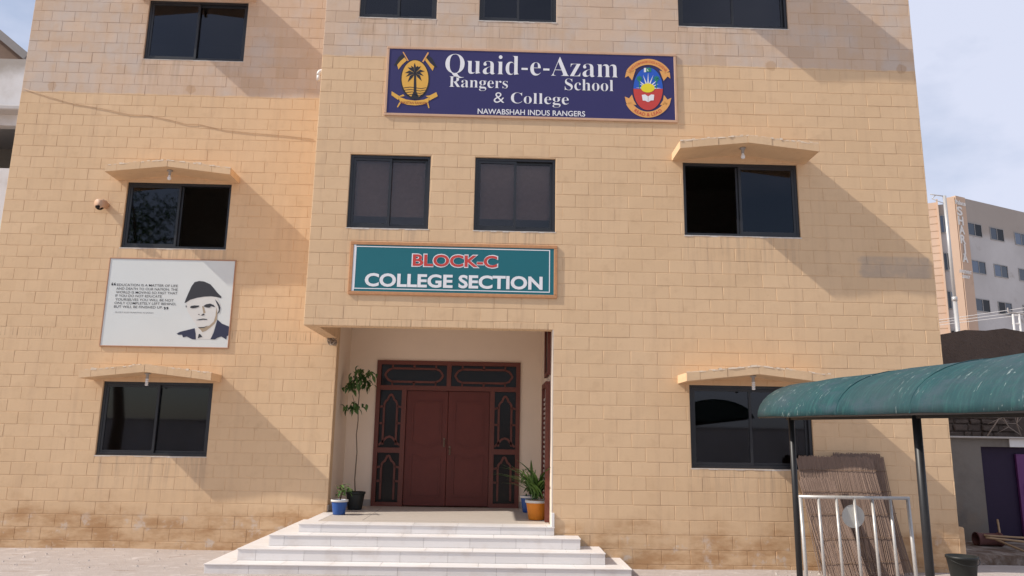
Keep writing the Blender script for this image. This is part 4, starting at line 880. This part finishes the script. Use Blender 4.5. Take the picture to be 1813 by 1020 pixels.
far_text('Palace', 1700, 356, 363, 17); far_text('APARTMENT', 1709, 479, 484.5, 21); far_text('2007', 1710, 488, 493, 14)
# poles and wires
PY = 26.0; a, b = P(1672, 347, Y=PY), P(1699, 603, Y=PY); b = Vector((a.x, a.y, 0)); T = thing('steel_pole', 'tall silver steel pole with a top bracket in front of the apartment building', 'pole', b)
q = MB(); q.tube([b, Vector((a.x, a.y, a.z * .62))], .105, 14); q.tube([Vector((a.x, a.y, a.z * .62)), a], .085, 14); q.tube([Vector((a.x, a.y, a.z * .615)), Vector((a.x, a.y, a.z * .63))], .13, 14); obj('shaft', q, M_GALV, T, True)
q = MB(); e = P(1647, 344, Y=PY); q.tube([a - Vector((0, 0, .02)), e], .03, 8); q.tube([P(1676, 362, Y=PY), P(1650, 352, Y=PY)], .022, 8); q.tube([P(1650, 352, Y=PY), P(1657, 345, Y=PY)], .022, 8); obj('bracket', q, M_GALV, T, True)
PY2 = 30.0; T = thing('lattice_pole', 'white ladder like power pole with cross arm above the stone wall', 'pole', (P(1800, 590, Y=PY2).x, PY2, 0)); q = MB()
for u in (1793, 1804): tp_ = P(u, 556, Y=PY2); q.tube([(tp_.x, PY2, 0), tp_], .06, 8)
obj('leg', q, simple('white_pole_paint', (.70, .69, .67), .6), T)
for v in (558, 573, 588, 604): q = MB(); q.tube([P(1793, v, Y=PY2), P(1804, v, Y=PY2)], .045, 6); obj('rung', q, M_LET, T)
q = MB(); q.tube([P(1785, 553, Y=PY2), P(1812, 556, Y=PY2)], .05, 8); q.tube([P(1785, 553, Y=PY2), P(1784, 545, Y=PY2)], .04, 6); q.tube([P(1804, 562, Y=PY2), P(1813, 572, Y=PY2)], .03, 6); obj('cross_arm', q, M_HOLD, T)
for lab, v0, v1, v2 in (('topmost thin overhead wire crossing before the apartment building', 570, 557, 544), ('middle thin overhead wire crossing before the apartment building', 573.5, 562, 551), ('lowest thin overhead wire crossing before the apartment building', 578, 567, 557)):
    q = MB(); A, Bm, C_ = P(1600, v0 + 5, Y=PY2), P(1730, v1 + 1, Y=PY2), P(1840, v2 - 3, Y=PY2); q.tube([A * (1 - s_) * (1 - s_) + Bm * 2 * s_ * (1 - s_) + C_ * s_ * s_ for s_ in [i / 14 for i in range(15)]], .016, 5); tag(obj('overhead_wire', q, M_LET), lab, 'wire', 'overhead wires')

# ------------------------------------------------------------------ left neighbour
YN = 7.5; M_NW = NT('weathered_white_render'); t = M_NW; n = t.noise(.8, 6, .6); x_, y_, z_ = t.xyz(); ztop = P(20, 106, Y=YN).z; c_ = t.mix(t.ramp(n, .45, .75), (.66, .65, .65), (.52, .49, .46)); c_ = t.mix(t.math('MULTIPLY', t.ramp(t.math('ADD', z_, t.math('MULTIPLY', t.noise(2, 5), .5)), ztop - .3, ztop + .1), .8), c_, (.30, .26, .22)); M_NW = t.done(c_, .9, .15)
T = thing('neighbour_house', 'white rendered house with a dark opening at the left edge', 'building', (-14, YN, 0)); zo1, zo0 = P(10, 222, Y=YN).z, P(10, 298, Y=YN).z; zs_ = P(10, 203, Y=YN).z
q = MB(); wall_holes(q, -24, -9.9, -.2, zs_, [(-18, P(27, 260, Y=YN).x, zo0, zo1)], YN, YN + .25); q.box(-24, -23.8, YN + .251, YN + 6, -.2, zs_); q.box(-10.1, -9.901, YN + .251, YN + 6, -.2, zs_); obj('wall', q, M_NW, T)
q = MB(); q.box(-23.7, -10.2, YN + 2.5, YN + 2.6, -.2, zs_); q.box(-23.7, -10.2, YN + .3, YN + 2.5, zo0 - .4, zo0 - .3); obj('interior', q, M_INT, T)
q = MB(); q.bbox(-24.2, -9.8, YN - .35, YN + 6, zs_ - .0, zs_ + .12, .02); obj('ledge', q, simple('grey_ledge', (.45, .43, .42), .8), T)
q = MB(); q.box(-24, -9.9, YN - .05, YN + .2, zs_ + .121, ztop); obj('parapet', q, M_NW, T)
r0 = P(0, 66, Y=YN + 2); r1 = P(48, 106, Y=YN + 2); dx = r1.x - r0.x; dz = r1.z - r0.z; ap = r0 - Vector((dx, 0, dz)) * 1.6; q = MB()
pr_ = [(r1.x + dx * .15, r1.z + dz * .15), (ap.x, ap.z), (2 * ap.x - r1.x, r1.z)]; yA, yB = YN + 2, YN + 6
q.add([(x, yA, z) for x, z in pr_] + [(x, yB, z) for x, z in pr_], [(0, 1, 2), (5, 4, 3), (0, 3, 4, 1), (1, 4, 5, 2), (2, 5, 3, 0)]); gb = obj('gable', q, simple('brown_gable', (.22, .15, .11), .9, bump=.3), T)
q = MB(); q.bar([(pr_[0][0], yA - .02, pr_[0][1] + .08), (pr_[1][0], yA - .02, pr_[1][1] + .08), (pr_[2][0], yA - .02, pr_[2][1] + .08)], .22, .25); obj('roof_edge', q, simple('grey_roof_sheet', (.24, .22, .21), .7), gb)

# ------------------------------------------------------------------ yard behind the photographer (seen only mirrored in the windows)
T = thing('compound_wall', 'white compound wall across the yard, mirrored in the lower windows', 'wall', (0, -24, 0))
q = MB(); q.bbox(-40, 40, -24.2, -24, -.1, 2.3, .02); obj('wall', q, M_NW, T); q = MB(); q.bbox(-40.1, 40.1, -24.27, -23.93, 2.301, 2.38, .02); obj('coping', q, M_GREY, T)
R = random.Random(21); tb = Vector((-16.5, -17, 0)); T = thing('yard_tree', 'tree across the yard, mirrored in the left middle window pane', 'tree', tb)
q = MB(); q.tube([tb, tb + Vector((.1, 0, 2.2)), tb + Vector((-.1, .2, 4.5)), tb + Vector((.2, .1, 9.5))], [.28, .22, .17, .08], 10)
for i in range(12):
    a = i * 2.4; z = 4 + i * .5; p = tb + Vector((0, .1, z)); e = p + Vector((2.4 * math.cos(a), 2.4 * math.sin(a), 1.4)); q.tube([p, (p + e) / 2 + Vector((0, 0, .3)), e], [.09, .06, .03], 6)
obj('trunk', q, M_STEM, T, True); q = MB(); cl = [(R.gauss(0, 1.5), R.gauss(0, 1.5), R.uniform(6.0, 11.4)) for i in range(46)]
for i in range(5200):
    c = cl[i % 46]; p = tb + Vector((c[0] + R.gauss(0, .42), c[1] + R.gauss(0, .42), c[2] + R.gauss(0, .36))); u = Vector((R.uniform(-1, 1), R.uniform(-1, 1), R.uniform(-.6, .6))).normalized() * .11; v = u.cross(Vector((R.uniform(-1, 1), R.uniform(-1, 1), 1))).normalized() * .05
    q.add([p - u, p + v, p + u, p - v], [(0, 1, 2, 3)])
o = obj('crown', q, M_LEAF, T); o['kind'] = 'stuff'
# loose grit on the forecourt
q = MB(); R = random.Random(4)
for i in range(240):
    x, y = (R.uniform(-9, -4.6), R.uniform(-.9, 1.5)) if i % 3 else (R.uniform(.8, 6), R.uniform(-1.4, -.05)); r_ = abs(R.gauss(.006, .007)) + .003; z = gz(x, y) + r_ * .3
    vs = [(x + r_ * R.uniform(.7, 1.4) * math.cos(a), y + r_ * R.uniform(.7, 1.3) * math.sin(a), z - r_ * .5) for a in (0, 1.3, 2.5, 3.8, 5.1)] + [(x, y, z + r_ * R.uniform(.5, 1))]
    q.add(vs, [(k_, (k_ + 1) % 5, 5) for k_ in range(5)])
o = obj('grit', q, simple('grey_grit', (.46, .41, .37), .95, .1, var=.4, scale=40)); tag(o, 'loose grit scattered on the dusty forecourt', 'grit'); o['kind'] = 'stuff'
